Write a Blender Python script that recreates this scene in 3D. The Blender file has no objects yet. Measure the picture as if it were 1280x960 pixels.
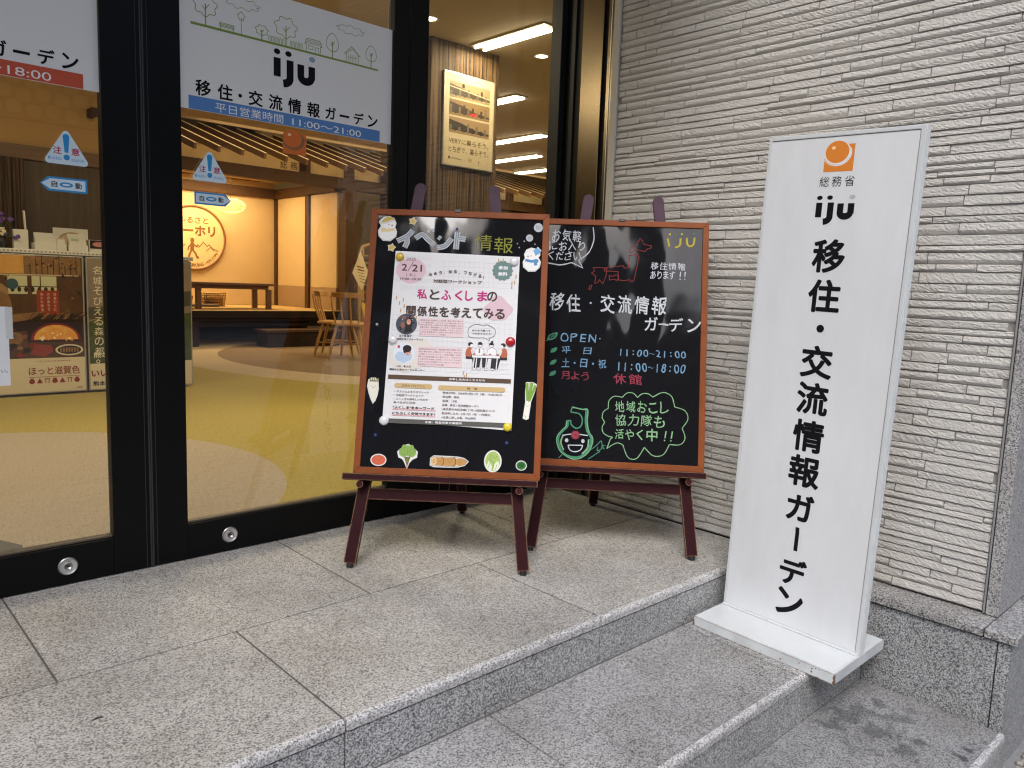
import bpy, bmesh, math, random
import numpy as np
from mathutils import Vector, Matrix, Euler
PI = math.pi; R_ = math.radians
random.seed(7); rng = np.random.default_rng(7)
sc = bpy.context.scene
COL = sc.collection

# ------------------------------------------------------------------ camera
cd = bpy.data.cameras.new("camera"); cam = bpy.data.objects.new("camera", cd); COL.objects.link(cam)
CAMROT = Matrix.Rotation(-0.7550058, 3, 'Z') @ Matrix.Rotation(1.4449336, 3, 'X') @ Matrix.Rotation(0.0360293, 3, 'Z')
cam.matrix_world = Matrix.Translation((0, 0, 1.0)) @ CAMROT.to_4x4()
cd.sensor_width = 36; cd.lens = 27.3913; cd.clip_start = .05; cd.clip_end = 400
sc.camera = cam

# ------------------------------------------------------------------ sky, sun, exposure
w = bpy.data.worlds.new("World"); sc.world = w; w.use_nodes = True
nt = w.node_tree; bg = nt.nodes["Background"]
sky = nt.nodes.new("ShaderNodeTexSky"); sky.sky_type = 'NISHITA'; sky.sun_disc = False
SUN_EL, SUN_AZ = 50, 232            # azimuth measured clockwise from +Y
sky.sun_elevation = R_(SUN_EL); sky.sun_rotation = R_(SUN_AZ); sky.dust_density = 3.0; sky.air_density = 1.0; sky.ozone_density = 1.5
hs = nt.nodes.new("ShaderNodeHueSaturation"); hs.inputs['Saturation'].default_value = .9
nt.links.new(sky.outputs[0], hs.inputs['Color']); nt.links.new(hs.outputs[0], bg.inputs['Color'])
bg.inputs['Strength'].default_value = .15
sd = bpy.data.lights.new("sun", 'SUN'); sd.energy = .9; sd.angle = R_(25); sd.color = (1, 1, 1)
sun = bpy.data.objects.new("sun", sd); COL.objects.link(sun)
_d = Vector((math.sin(R_(SUN_AZ)) * math.cos(R_(SUN_EL)), math.cos(R_(SUN_AZ)) * math.cos(R_(SUN_EL)), math.sin(R_(SUN_EL))))
sun.rotation_euler = _d.to_track_quat('Z', 'Y').to_euler()
sc.view_settings.view_transform = 'Standard'; sc.view_settings.look = 'None'
sc.view_settings.exposure = 0.92; sc.view_settings.gamma = 1.0
sc.render.engine = 'CYCLES'
sc.cycles.use_denoising = True
try:
    sc.cycles.denoiser = 'OPENIMAGEDENOISE'; sc.cycles.denoising_prefilter = 'ACCURATE'
except Exception: pass
sc.cycles.max_bounces = 8; sc.cycles.diffuse_bounces = 4; sc.cycles.glossy_bounces = 4
sc.cycles.transparent_max_bounces = 16; sc.cycles.caustics_reflective = False; sc.cycles.caustics_refractive = False
sc.cycles.sample_clamp_indirect = 4.0
sc.cycles.filter_width = 1.2

# ------------------------------------------------------------------ materials
MATS = {}
def srgb(r, g, b):
    f = lambda c: (c / 255 / 12.92) if c / 255 <= .04045 else ((c / 255 + .055) / 1.055) ** 2.4
    return (f(r), f(g), f(b), 1)
def base(name):
    m = bpy.data.materials.new(name); m.use_nodes = True
    n = m.node_tree; b = n.nodes["Principled BSDF"]
    return m, n, b
def P(name, col, rough=.5, metal=0, spec=.5, col2=None, nscale=8, namt=.5, bump=0, bscale=60, coat=0, stretch=None, emit=0, detail=4):
    if name in MATS: return MATS[name]
    m, n, b = base(name); MATS[name] = m
    col = tuple(col) + ((1,) if len(col) == 3 else ())
    b.inputs['Base Color'].default_value = col; b.inputs['Roughness'].default_value = rough
    b.inputs['Metallic'].default_value = metal; b.inputs['Specular IOR Level'].default_value = spec
    b.inputs['Coat Weight'].default_value = coat
    if emit:
        b.inputs['Emission Color'].default_value = col; b.inputs['Emission Strength'].default_value = emit
    if col2 or bump:
        tc = n.nodes.new("ShaderNodeTexCoord"); mp = n.nodes.new("ShaderNodeMapping"); n.links.new(tc.outputs['Object'], mp.inputs[0])
        if stretch: mp.inputs['Scale'].default_value = stretch
    if col2:
        col2 = tuple(col2) + ((1,) if len(col2) == 3 else ())
        no = n.nodes.new("ShaderNodeTexNoise"); no.inputs['Scale'].default_value = nscale; no.inputs['Detail'].default_value = detail; no.inputs['Roughness'].default_value = .65
        n.links.new(mp.outputs[0], no.inputs['Vector'])
        cr = n.nodes.new("ShaderNodeValToRGB"); cr.color_ramp.elements[0].position = .5 - namt / 2; cr.color_ramp.elements[1].position = .5 + namt / 2
        cr.color_ramp.elements[0].color = col; cr.color_ramp.elements[1].color = col2
        n.links.new(no.outputs[0], cr.inputs[0]); n.links.new(cr.outputs[0], b.inputs['Base Color'])
    if bump:
        nb = n.nodes.new("ShaderNodeTexNoise"); nb.inputs['Scale'].default_value = bscale; nb.inputs['Detail'].default_value = 3
        n.links.new(mp.outputs[0], nb.inputs['Vector'])
        bp = n.nodes.new("ShaderNodeBump"); bp.inputs['Strength'].default_value = bump; bp.inputs['Distance'].default_value = .004
        n.links.new(nb.outputs[0], bp.inputs['Height']); n.links.new(bp.outputs[0], b.inputs['Normal'])
    return m
def granite(name, dark, mid, light, scale=260, p=(.22, .55), rough=.6, dirt=.25, bump=.25):
    if name in MATS: return MATS[name]
    m, n, b = base(name); MATS[name] = m; b.inputs['Roughness'].default_value = rough
    tc = n.nodes.new("ShaderNodeTexCoord")
    geo = n.nodes.new("ShaderNodeNewGeometry")
    v = n.nodes.new("ShaderNodeTexVoronoi"); v.inputs['Scale'].default_value = scale; v.inputs['Randomness'].default_value = 1
    nz = n.nodes.new("ShaderNodeTexNoise"); nz.inputs['Scale'].default_value = scale * .9; nz.inputs['Detail'].default_value = 2
    for t in (v, nz): n.links.new(geo.outputs['Position'], t.inputs['Vector'])
    sep = n.nodes.new("ShaderNodeSeparateColor"); n.links.new(v.outputs['Color'], sep.inputs[0])
    mx = n.nodes.new("ShaderNodeMath"); mx.operation = 'MULTIPLY_ADD'; mx.inputs[1].default_value = .65; n.links.new(sep.outputs[0], mx.inputs[0])
    m2 = n.nodes.new("ShaderNodeMath"); m2.operation = 'MULTIPLY_ADD'; m2.inputs[1].default_value = .9; m2.inputs[2].default_value = -.27
    n.links.new(nz.outputs[0], m2.inputs[0]); n.links.new(m2.outputs[0], mx.inputs[2])
    cr = n.nodes.new("ShaderNodeValToRGB"); e = cr.color_ramp.elements
    e[0].position = p[0]; e[0].color = (*dark, 1); e[1].position = p[1]; e[1].color = (*mid, 1)
    k = e.new(min(.97, p[1] + .22)); k.color = (*light, 1)
    n.links.new(mx.outputs[0], cr.inputs[0])
    # old dirt: broad blotches of its own shape
    nd = n.nodes.new("ShaderNodeTexNoise"); nd.inputs['Scale'].default_value = 3.1; nd.inputs['Detail'].default_value = 7; nd.inputs['Roughness'].default_value = .68
    n.links.new(geo.outputs['Position'], nd.inputs['Vector'])
    rd = n.nodes.new("ShaderNodeValToRGB"); rd.color_ramp.elements[0].position = .36; rd.color_ramp.elements[1].position = .62
    g0 = 1 - dirt; rd.color_ramp.elements[0].color = (g0, g0 * .985, g0 * .96, 1); rd.color_ramp.elements[1].color = (1, 1, 1, 1)
    n.links.new(nd.outputs[0], rd.inputs[0])
    mm = n.nodes.new("ShaderNodeMix"); mm.data_type = 'RGBA'; mm.blend_type = 'MULTIPLY'; mm.inputs[0].default_value = 1
    n.links.new(cr.outputs[0], mm.inputs[6]); n.links.new(rd.outputs[0], mm.inputs[7])
    isl = n.nodes.new("ShaderNodeMapRange"); isl.inputs[3].default_value = .90; isl.inputs[4].default_value = 1.06; n.links.new(geo.outputs['Random Per Island'], isl.inputs[0])
    gv = n.nodes.new("ShaderNodeTexVoronoi"); gv.inputs['Scale'].default_value = 3.3; n.links.new(geo.outputs['Position'], gv.inputs['Vector'])
    gm = n.nodes.new("ShaderNodeMapRange"); gm.inputs[1].default_value = .020; gm.inputs[2].default_value = .045; gm.inputs[3].default_value = .72; gm.inputs[4].default_value = 1; n.links.new(gv.outputs['Distance'], gm.inputs[0])
    tm_ = n.nodes.new("ShaderNodeMath"); tm_.operation = 'MULTIPLY'; n.links.new(isl.outputs[0], tm_.inputs[0]); n.links.new(gm.outputs[0], tm_.inputs[1])
    m3 = n.nodes.new("ShaderNodeMix"); m3.data_type = 'RGBA'; m3.blend_type = 'MULTIPLY'; m3.inputs[0].default_value = 1; n.links.new(mm.outputs[2], m3.inputs[6]); n.links.new(tm_.outputs[0], m3.inputs[7])
    n.links.new(m3.outputs[2], b.inputs['Base Color'])
    bp = n.nodes.new("ShaderNodeBump"); bp.inputs['Strength'].default_value = bump; bp.inputs['Distance'].default_value = .0015
    n.links.new(mx.outputs[0], bp.inputs['Height']); n.links.new(bp.outputs[0], b.inputs['Normal'])
    return m
def stained(mat, spots):
    """wet stains with a shape of their own: discs (x, y, r, strength) broken up by noise, darkening the stone they lie on"""
    n = mat.node_tree; b = n.nodes["Principled BSDF"]
    src = b.inputs['Base Color'].links[0].from_socket
    geo = n.nodes.new("ShaderNodeNewGeometry")
    nz = n.nodes.new("ShaderNodeTexNoise"); nz.inputs['Scale'].default_value = 24; nz.inputs['Detail'].default_value = 6
    n.links.new(geo.outputs['Position'], nz.inputs['Vector'])
    tot = None
    for (x, y, r, s) in spots:
        vm = n.nodes.new("ShaderNodeVectorMath"); vm.operation = 'DISTANCE'; n.links.new(geo.outputs['Position'], vm.inputs[0]); vm.inputs[1].default_value = (x, y, -.315)
        a = n.nodes.new("ShaderNodeMath"); a.operation = 'MULTIPLY_ADD'; a.inputs[1].default_value = .17; n.links.new(nz.outputs[0], a.inputs[0]); n.links.new(vm.outputs['Value'], a.inputs[2])
        mr = n.nodes.new("ShaderNodeMapRange"); mr.inputs[1].default_value = r + .092; mr.inputs[2].default_value = r + .070; mr.inputs[3].default_value = 0; mr.inputs[4].default_value = s
        n.links.new(a.outputs[0], mr.inputs[0])
        if tot is None: tot = mr.outputs[0]
        else:
            mx = n.nodes.new("ShaderNodeMath"); mx.operation = 'MAXIMUM'; n.links.new(tot, mx.inputs[0]); n.links.new(mr.outputs[0], mx.inputs[1]); tot = mx.outputs[0]
    mm = n.nodes.new("ShaderNodeMix"); mm.data_type = 'RGBA'; mm.blend_type = 'MULTIPLY'
    n.links.new(tot, mm.inputs[0]); n.links.new(src, mm.inputs[6]); mm.inputs[7].default_value = (.26, .27, .29, 1)
    n.links.new(mm.outputs[2], b.inputs['Base Color'])
def worn(name, col, wear, rough=.45, radius=.004, amt=.5):
    """paint rubbed through at the edges (bevel-normal edge mask broken by noise)"""
    if name in MATS: return MATS[name]
    m, n, b = base(name); MATS[name] = m; b.inputs['Roughness'].default_value = rough
    tc = n.nodes.new("ShaderNodeTexCoord")
    bv = n.nodes.new("ShaderNodeBevel"); bv.samples = 4; bv.inputs['Radius'].default_value = radius
    ge = n.nodes.new("ShaderNodeNewGeometry")
    dt = n.nodes.new("ShaderNodeVectorMath"); dt.operation = 'DOT_PRODUCT'; n.links.new(bv.outputs[0], dt.inputs[0]); n.links.new(ge.outputs['Normal'], dt.inputs[1])
    iv = n.nodes.new("ShaderNodeMath"); iv.operation = 'SUBTRACT'; iv.inputs[0].default_value = 1; n.links.new(dt.outputs['Value'], iv.inputs[1])
    nz = n.nodes.new("ShaderNodeTexNoise"); nz.inputs['Scale'].default_value = 38; nz.inputs['Detail'].default_value = 5; n.links.new(tc.outputs['Object'], nz.inputs['Vector'])
    ml = n.nodes.new("ShaderNodeMath"); ml.operation = 'MULTIPLY'; n.links.new(iv.outputs[0], ml.inputs[0]); n.links.new(nz.outputs[0], ml.inputs[1])
    mr = n.nodes.new("ShaderNodeMapRange"); mr.inputs[1].default_value = .06 / amt * .5; mr.inputs[2].default_value = .09 / amt * .5; n.links.new(ml.outputs[0], mr.inputs[0])
    b.inputs['Specular IOR Level'].default_value = .1
    n2 = n.nodes.new("ShaderNodeTexNoise"); n2.inputs['Scale'].default_value = 14; n2.inputs['Detail'].default_value = 4; n.links.new(tc.outputs['Object'], n2.inputs['Vector'])
    c1 = n.nodes.new("ShaderNodeMix"); c1.data_type = 'RGBA'; n.links.new(n2.outputs[0], c1.inputs[0])
    c1.inputs[6].default_value = tuple(c * .75 for c in col) + (1,); c1.inputs[7].default_value = tuple(min(1, c * 1.3) for c in col) + (1,)
    c2 = n.nodes.new("ShaderNodeMix"); c2.data_type = 'RGBA'; n.links.new(mr.outputs[0], c2.inputs[0]); n.links.new(c1.outputs[2], c2.inputs[6]); c2.inputs[7].default_value = (*wear, 1)
    n.links.new(c2.outputs[2], b.inputs['Base Color'])
    bp = n.nodes.new("ShaderNodeBump"); bp.inputs['Strength'].default_value = .15; bp.inputs['Distance'].default_value = .002
    n.links.new(n2.outputs[0], bp.inputs['Height']); n.links.new(bp.outputs[0], b.inputs['Normal'])
    return m
def glass_mat():
    m = bpy.data.materials.new("clear_glass"); m.use_nodes = True; n = m.node_tree
    for x in list(n.nodes): n.nodes.remove(x)
    o = n.nodes.new("ShaderNodeOutputMaterial"); tr = n.nodes.new("ShaderNodeBsdfTransparent"); tr.inputs[0].default_value = (.95, .965, .955, 1)
    gl = n.nodes.new("ShaderNodeBsdfGlossy"); gl.inputs['Roughness'].default_value = 0
    fr = n.nodes.new("ShaderNodeFresnel"); fr.inputs[0].default_value = 1.52
    ge = n.nodes.new("ShaderNodeNewGeometry"); iv = n.nodes.new("ShaderNodeMath"); iv.operation = 'SUBTRACT'; iv.inputs[0].default_value = 1; n.links.new(ge.outputs['Backfacing'], iv.inputs[1])
    mu = n.nodes.new("ShaderNodeMath"); mu.operation = 'MULTIPLY'; n.links.new(fr.outputs[0], mu.inputs[0]); n.links.new(iv.outputs[0], mu.inputs[1])
    m2 = n.nodes.new("ShaderNodeMath"); m2.operation = 'MULTIPLY'; n.links.new(mu.outputs[0], m2.inputs[0]); m2.inputs[1].default_value = 1.75
    mx = n.nodes.new("ShaderNodeMixShader"); n.links.new(m2.outputs[0], mx.inputs[0]); n.links.new(tr.outputs[0], mx.inputs[1]); n.links.new(gl.outputs[0], mx.inputs[2])
    n.links.new(mx.outputs[0], o.inputs[0]); return m
def flat(name, rgb, rough=.6, spec=.3): return P(name, srgb(*rgb)[:3], rough, spec=spec)

# ------------------------------------------------------------------ mesh builder
class MB:
    def __init__(s): s.v = []; s.f = []; s.mi = []; s.slots = []; s.sm = []
    def slot(s, m):
        if m not in s.slots: s.slots.append(m)
        return s.slots.index(m)
    def add(s, vs, fs, m, smooth=False):
        o = len(s.v); s.v.extend([tuple(p) for p in vs]); k = s.slot(m)
        for f in fs: s.f.append(tuple(o + i for i in f)); s.mi.append(k); s.sm.append(smooth)
    def box(s, x0, x1, y0, y1, z0, z1, m, fn=None):
        x0, x1 = sorted((x0, x1)); y0, y1 = sorted((y0, y1)); z0, z1 = sorted((z0, z1))
        vs = [(x0, y0, z0), (x1, y0, z0), (x1, y1, z0), (x0, y1, z0), (x0, y0, z1), (x1, y0, z1), (x1, y1, z1), (x0, y1, z1)]
        if fn: vs = [fn(*p) for p in vs]
        s.add(vs, [(3, 2, 1, 0), (4, 5, 6, 7), (0, 1, 5, 4), (1, 2, 6, 5), (2, 3, 7, 6), (3, 0, 4, 7)], m)
    def prism(s, poly, lo, hi, m, fn, smooth=False):
        """poly of (a,b), extruded c from lo to hi; fn(a,b,c)->xyz"""
        n = len(poly); vs = [fn(a, b, lo) for a, b in poly] + [fn(a, b, hi) for a, b in poly]
        fs = [tuple(range(n))[::-1], tuple(range(n, 2 * n))] + [(i, (i + 1) % n, n + (i + 1) % n, n + i) for i in range(n)]
        s.add(vs, fs, m, smooth)
    def tube(s, pts, r, m, n=10, cap=True):
        pts = [Vector(p) for p in pts]; rs = r if isinstance(r, (list, tuple)) else [r] * len(pts)
        vs = []; up = None
        for i, p in enumerate(pts):
            t = (pts[min(i + 1, len(pts) - 1)] - pts[max(i - 1, 0)]).normalized()
            if up is None: up = t.orthogonal().normalized()
            up = (up - t * up.dot(t)).normalized(); q = t.cross(up)
            vs += [p + (up * math.cos(2 * PI * k / n) + q * math.sin(2 * PI * k / n)) * rs[i] for k in range(n)]
        fs = [(i * n + k, i * n + (k + 1) % n, (i + 1) * n + (k + 1) % n, (i + 1) * n + k) for i in range(len(pts) - 1) for k in range(n)]
        s.add(vs, fs, m, True)
        if cap: s.add(vs[:n], [tuple(range(n))[::-1]], m); s.add(vs[-n:], [tuple(range(n))], m)
    def bar(s, p, q, wx, wy, m, side=None):
        """rectangular bar from p to q"""
        p, q = Vector(p), Vector(q); t = (q - p).normalized(); a = Vector(side) if side else t.orthogonal()
        a = (a - t * a.dot(t)).normalized(); b = t.cross(a); vs = []
        for c in (p, q): vs += [c + a * sx * wx / 2 + b * sy * wy / 2 for sx, sy in ((-1, -1), (1, -1), (1, 1), (-1, 1))]
        s.add(vs, [(3, 2, 1, 0), (4, 5, 6, 7), (0, 1, 5, 4), (1, 2, 6, 5), (2, 3, 7, 6), (3, 0, 4, 7)], m)
    def lathe(s, prof, c, m, n=20, fn=None, smooth=True):
        vs = []
        for r, z in prof: vs += [(c[0] + r * math.cos(2 * PI * k / n), c[1] + r * math.sin(2 * PI * k / n), c[2] + z) for k in range(n)]
        if fn: vs = [fn(*v) for v in vs]
        fs = [(i * n + k, i * n + (k + 1) % n, (i + 1) * n + (k + 1) % n, (i + 1) * n + k) for i in range(len(prof) - 1) for k in range(n)]
        s.add(vs, fs, m, smooth)
    def build(s, name, parent=None, origin=None, bevel=0, seg=2, label=None, world=False):
        me = bpy.data.meshes.new(name)
        o0 = Vector(origin) if origin else Vector((0, 0, 0))
        if world and parent: o0 = Vector(ROOTLOC[parent.name])
        me.from_pydata([tuple(Vector(p) - o0) for p in s.v], [], s.f)
        for m in s.slots: me.materials.append(m)
        me.polygons.foreach_set("material_index", s.mi); me.polygons.foreach_set("use_smooth", s.sm); me.update()
        ob = bpy.data.objects.new(name, me); COL.objects.link(ob)
        if parent: ob.parent = parent
        elif origin: ob.location = origin
        if label: ob['label'] = label
        if bevel:
            bm = bmesh.new(); bm.from_mesh(me); bmesh.ops.recalc_face_normals(bm, faces=bm.faces); bm.to_mesh(me); bm.free()
            md = ob.modifiers.new("bevel", 'BEVEL'); md.width = bevel; md.segments = seg; md.limit_method = 'ANGLE'; md.angle_limit = R_(40); md.harden_normals = False
        return ob
ROOTLOC = {}
def thing(name, label, cat, loc=(0, 0, 0), rot=None, group=None):
    o = bpy.data.objects.new(name, None); COL.objects.link(o); o.empty_display_size = .1; o.location = loc
    if rot: o.rotation_euler = rot
    o['label'] = label; o['category'] = cat; ROOTLOC[o.name] = tuple(loc)
    if group: o['group'] = group
    return o
def tag(o, label, cat, group=None):
    o['label'] = label; o['category'] = cat
    if group: o['group'] = group
    return o
def struct(o): o['kind'] = 'structure'; return o
def dup(root, loc, rotz, label):
    r = root.copy(); COL.objects.link(r); r.location = loc; r.rotation_euler = (0, 0, rotz); r['label'] = label; ROOTLOC[r.name] = tuple(loc)
    for ch in list(root.children):
        c = ch.copy(); COL.objects.link(c); c.parent = r
        for g in ch.children:
            d = g.copy(); COL.objects.link(d); d.parent = c
    return r

# ------------------------------------------------------------------ flat artwork (print, chalk, lettering) on a surface
_tc = bpy.data.curves.new("text_source", 'FONT'); _to = bpy.data.objects.new("text_source", _tc); COL.objects.link(_to)
def glyphs(body, offset=0, res=3):
    _tc.body = body; _tc.size = 1; _tc.offset = offset; _tc.resolution_u = res
    bpy.context.view_layer.update()
    me = bpy.data.meshes.new_from_object(_to.evaluated_get(bpy.context.evaluated_depsgraph_get()))
    vs = [(v.co.x, v.co.y) for v in me.vertices]; fs = [tuple(p.vertices) for p in me.polygons]
    bpy.data.meshes.remove(me); return vs, fs
class Art(MB):
    def __init__(s, fn, l0=.0004): super().__init__(); s.fn = fn; s.l = l0
    def _put(s, pts, fs, m): s.add([s.fn(a, b, s.l) for a, b in pts], fs, m); s.l += .000003
    def poly(s, pts, m): s._put(pts, [tuple(range(len(pts)))], m)
    def rect(s, a0, b0, a1, b1, m): s.poly([(a0, b0), (a1, b0), (a1, b1), (a0, b1)], m)
    def ell(s, a, b, ra, rb, m, n=28, t0=0, t1=2 * PI, wob=0):
        s.poly([(a + ra * (1 + wob * math.sin(3 * t + a * 99)) * math.cos(t), b + rb * (1 + wob * math.cos(2 * t + b * 77)) * math.sin(t)) for t in [t0 + (t1 - t0) * i / n for i in range(n if t1 - t0 > 6.2 else n + 1)]], m)
    def rrect(s, a0, b0, a1, b1, r, m):
        pts = []
        for cx, cy, t in ((a1 - r, b1 - r, 0), (a0 + r, b1 - r, PI / 2), (a0 + r, b0 + r, PI), (a1 - r, b0 + r, 1.5 * PI)):
            pts += [(cx + r * math.cos(t + PI / 2 * i / 5), cy + r * math.sin(t + PI / 2 * i / 5)) for i in range(6)]
        s.poly(pts, m)
    def stroke(s, pts, wd, m, closed=False, jit=0):
        P_ = [Vector(p) for p in pts]
        if closed: P_.append(P_[0])
        L = []; Rr = []; n = len(P_)
        for i, p in enumerate(P_):
            if closed: d0 = (p - P_[i - 1 if i else -2]); d1 = (P_[(i + 1) if i < n - 1 else 1] - p)
            else: d0 = p - P_[max(i - 1, 0)]; d1 = P_[min(i + 1, n - 1)] - p
            if d0.length < 1e-9: d0 = d1
            if d1.length < 1e-9: d1 = d0
            d0 = d0.normalized(); d1 = d1.normalized(); t = d0 + d1
            t = t.normalized() if t.length > 1e-6 else d0
            k = min(1.6, 1 / max(.4, t.dot(d1))); h = wd / 2 * k * (1 + jit * random.uniform(-1, 1))
            nn = Vector((-t.y, t.x)); L.append(p + nn * h); Rr.append(p - nn * h)
        s._put(L + Rr, [(i, n + i, n + i + 1, i + 1) for i in range(n - 1)], m)
    def curve(s, pts, wd, m, closed=False, sub=6, jit=0):
        s.stroke(smooth_pts(pts, closed, sub), wd, m, closed, jit)
    def text(s, body, a0, a1, b0, b1, m, bold=0, res=3, keep=False, rot=0, shear=0, wob=0):
        """text fitted into the box a0..a1, b0..b1 (keep = keep aspect, centred in a)"""
        vs, fs = glyphs(body, 0, res)
        if not vs: return
        A = np.array(vs); lo = A.min(0); hi = A.max(0)
        if rot:
            c, q = math.cos(rot), math.sin(rot); A = (A - (lo + hi) / 2) @ np.array([[c, q], [-q, c]]); lo = A.min(0); hi = A.max(0)
        if wob:                                            # uneven hand: a slow warp of the outline
            p = [random.uniform(0, 6.28) for _ in range(4)]
            A = A + wob * np.stack([np.sin(5.2 * A[:, 1] + p[0]) + .6 * np.sin(9 * A[:, 0] + p[1]), np.sin(4.6 * A[:, 0] + p[2]) + .6 * np.sin(8 * A[:, 1] + p[3])], 1); lo = A.min(0); hi = A.max(0)
        r = max(0, bold); sz = np.maximum(hi - lo + 2 * r, 1e-6)
        sx = (a1 - a0) / sz[0]; sy = (b1 - b0) / sz[1]
        if keep: sx = sy = min(sx, sy)
        n = 0 if r <= 0 else (4 if sy < .012 else 10)      # heavier weights: the outline swept round a small circle
        for k in range(n + 1):
            d = np.array([0, 0]) if k == n else np.array([r * math.cos(2 * PI * k / n + .3), r * math.sin(2 * PI * k / n + .3)])
            B = (A - (lo + hi) / 2 + d) * np.array([sx, sy]) + np.array([(a0 + a1) / 2, (b0 + b1) / 2])
            if shear: B[:, 1] += (B[:, 0] - (a0 + a1) / 2) * shear
            s._put([tuple(p) for p in B], fs, m)
            s.l -= .000002 if k < n else 0
def smooth_pts(pts, closed=False, sub=6):
    n = len(pts); out = []
    g = lambda i: Vector(pts[i % n] if closed else pts[max(0, min(n - 1, i))])
    for i in range(n if closed else n - 1):
        p0, p1, p2, p3 = g(i - 1), g(i), g(i + 1), g(i + 2)
        for k in range(sub):
            t = k / sub
            out.append(tuple(.5 * ((2 * p1) + (p2 - p0) * t + (2 * p0 - 5 * p1 + 4 * p2 - p3) * t * t + (3 * p1 - p0 - 3 * p2 + p3) * t ** 3)))
    if not closed: out.append(tuple(pts[-1]))
    return out
def arc(cx, cy, rx, ry, t0, t1, n=10): return [(cx + rx * math.cos(R_(t0 + (t1 - t0) * i / n)), cy + ry * math.sin(R_(t0 + (t1 - t0) * i / n))) for i in range(n + 1)]

def emblem(A, a0, a1, b0, b1, om, wm, hm):
    """round ball on a square with a white swoosh"""
    W = a1 - a0; H = b1 - b0; X = lambda t: a0 + W * t; Y = lambda t: b0 + H * t
    A.poly([(X(0), Y(0)), (X(1), Y(0)), (X(1), Y(.88)), (X(.76), Y(.88)), (X(.5), Y(.5)), (X(0), Y(.44))], om)
    A.ell(X(.43), Y(.612), W * .455, H * .392, wm); A.ell(X(.415), Y(.64), W * .405, H * .365, om)
    c_out = arc(X(.43), Y(.60), W * .49, H * .425, -150, 20, 18); c_in = arc(X(.42), Y(.615), W * .468, H * .405, 20, -150, 18)
    A.poly(c_out + c_in, wm)
    A.ell(X(.28), Y(.78), W * .07, H * .055, hm)
def iju_logo(A, a0, a1, b0, b1, m, dotm):
    W = a1 - a0; H = b1 - b0; X = lambda t: a0 + W * t; Y = lambda t: b0 + H * t; t = .165
    A.ell(X(.09), Y(.93), W * .075, H * .075, m); A.ell(X(.36), Y(.93), W * .075, H * .075, m); A.ell(X(.94), Y(.93), W * .075, H * .075, dotm)
    A.rect(X(.01), Y(.25), X(.01 + t), Y(.76), m)
    A.stroke([(X(.40), Y(.76)), (X(.40), Y(.28))] + arc(X(.22), Y(.26), W * .18, H * .17, 0, -85, 8), W * t, m)
    A.stroke([(X(.66), Y(.72)), (X(.66), Y(.42))] + arc(X(.79), Y(.40), W * .13, H * .13, 180, 355, 10), W * t, m)
    A.rect(X(.85), Y(.36), X(.85 + t), Y(.72), m)

# ================================================================== STRUCTURE: landing, steps, ground
XL, XW, YD = -3.0, 2.80, 2.69
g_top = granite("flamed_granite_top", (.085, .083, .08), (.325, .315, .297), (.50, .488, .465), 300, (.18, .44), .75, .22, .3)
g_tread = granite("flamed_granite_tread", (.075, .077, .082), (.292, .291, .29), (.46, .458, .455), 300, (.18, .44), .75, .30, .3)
g_low = granite("flamed_granite_low_shaded", (.07, .071, .075), (.235, .236, .237), (.37, .37, .37), 300, (.18, .44), .75, .30, .3)  # granite tones darkened to carry the shade on the low step
g_riser = granite("polished_granite_riser", (.055, .058, .065), (.29, .292, .295), (.60, .60, .595), 330, (.20, .50), .42, .12, .1)
g_nose = granite("granite_nosing", (.10, .10, .105), (.40, .395, .39), (.64, .635, .63), 330, (.18, .46), .5, .1, .2)
grout = P("grey_grout", (.085, .08, .075), .9)
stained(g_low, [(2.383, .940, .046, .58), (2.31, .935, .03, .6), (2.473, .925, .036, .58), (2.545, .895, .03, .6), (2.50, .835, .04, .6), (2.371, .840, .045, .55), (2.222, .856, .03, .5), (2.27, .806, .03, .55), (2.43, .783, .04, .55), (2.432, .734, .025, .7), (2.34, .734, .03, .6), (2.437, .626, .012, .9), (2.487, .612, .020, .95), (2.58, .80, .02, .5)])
JW = .0028                                     # half joint width
def slab_row(mb, xs, y0, y1, z1, z0, m, slope=0):
    for a, b in zip(xs[:-1], xs[1:]):
        mb.box(a + JW, b - JW, y0 + JW, y1 - JW, z0, z1, m, lambda x, y, z: (x, y, z - slope * (y1 - y)))
def nosed_row(mb, xs, y0, y1, z1, th, m, mn, slope=0):
    """slabs with a rounded front edge at y0; the lighter nosing is its own material strip"""
    r = .013
    zz = lambda y: z1 - slope * (y1 - y)
    for a, b in zip(xs[:-1], xs[1:]):
        a += JW; b -= JW
        fn = lambda p, q, c: (c, p, q)
        top = [(y1 - JW, z1 - th), (y1 - JW, z1), (y0 + r + .004, zz(y0 + r + .004)), (y0 + r + .004, z1 - th - .002)]
        mb.prism(top, a, b, m, fn)
        z0 = zz(y0)
        arc_ = [(y0 + r - r * math.sin(t), z0 - r + r * math.cos(t)) for t in [PI / 2 * i / 6 for i in range(7)]]
        mb.prism([(y0 + r + .004, z0 - th), (y0 + r + .004, z0)] + arc_ + [(y0, z0 - th)], a, b, mn, fn)
def riser_row(mb, xs, y, z0, z1, m):
    for a, b in zip(xs[:-1], xs[1:]): mb.box(a + JW * .7, b - JW * .7, y, y + .03, z0, z1, m)
landing = MB()
landing.box(XL, XW - .002, 1.478, 2.9, -.35, -.0016, grout)
J_back = [XL, -2.243, -1.349, -.455, .439, 1.333, 2.227, XW - .006]
J_front = [XL, -1.792, -.898, -.004, .888, 1.784, XW - .006]
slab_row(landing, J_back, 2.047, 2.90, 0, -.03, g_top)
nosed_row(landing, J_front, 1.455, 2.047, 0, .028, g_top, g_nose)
riser_row(landing, J_front, 1.459, -.20, -.0325, g_riser)
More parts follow.
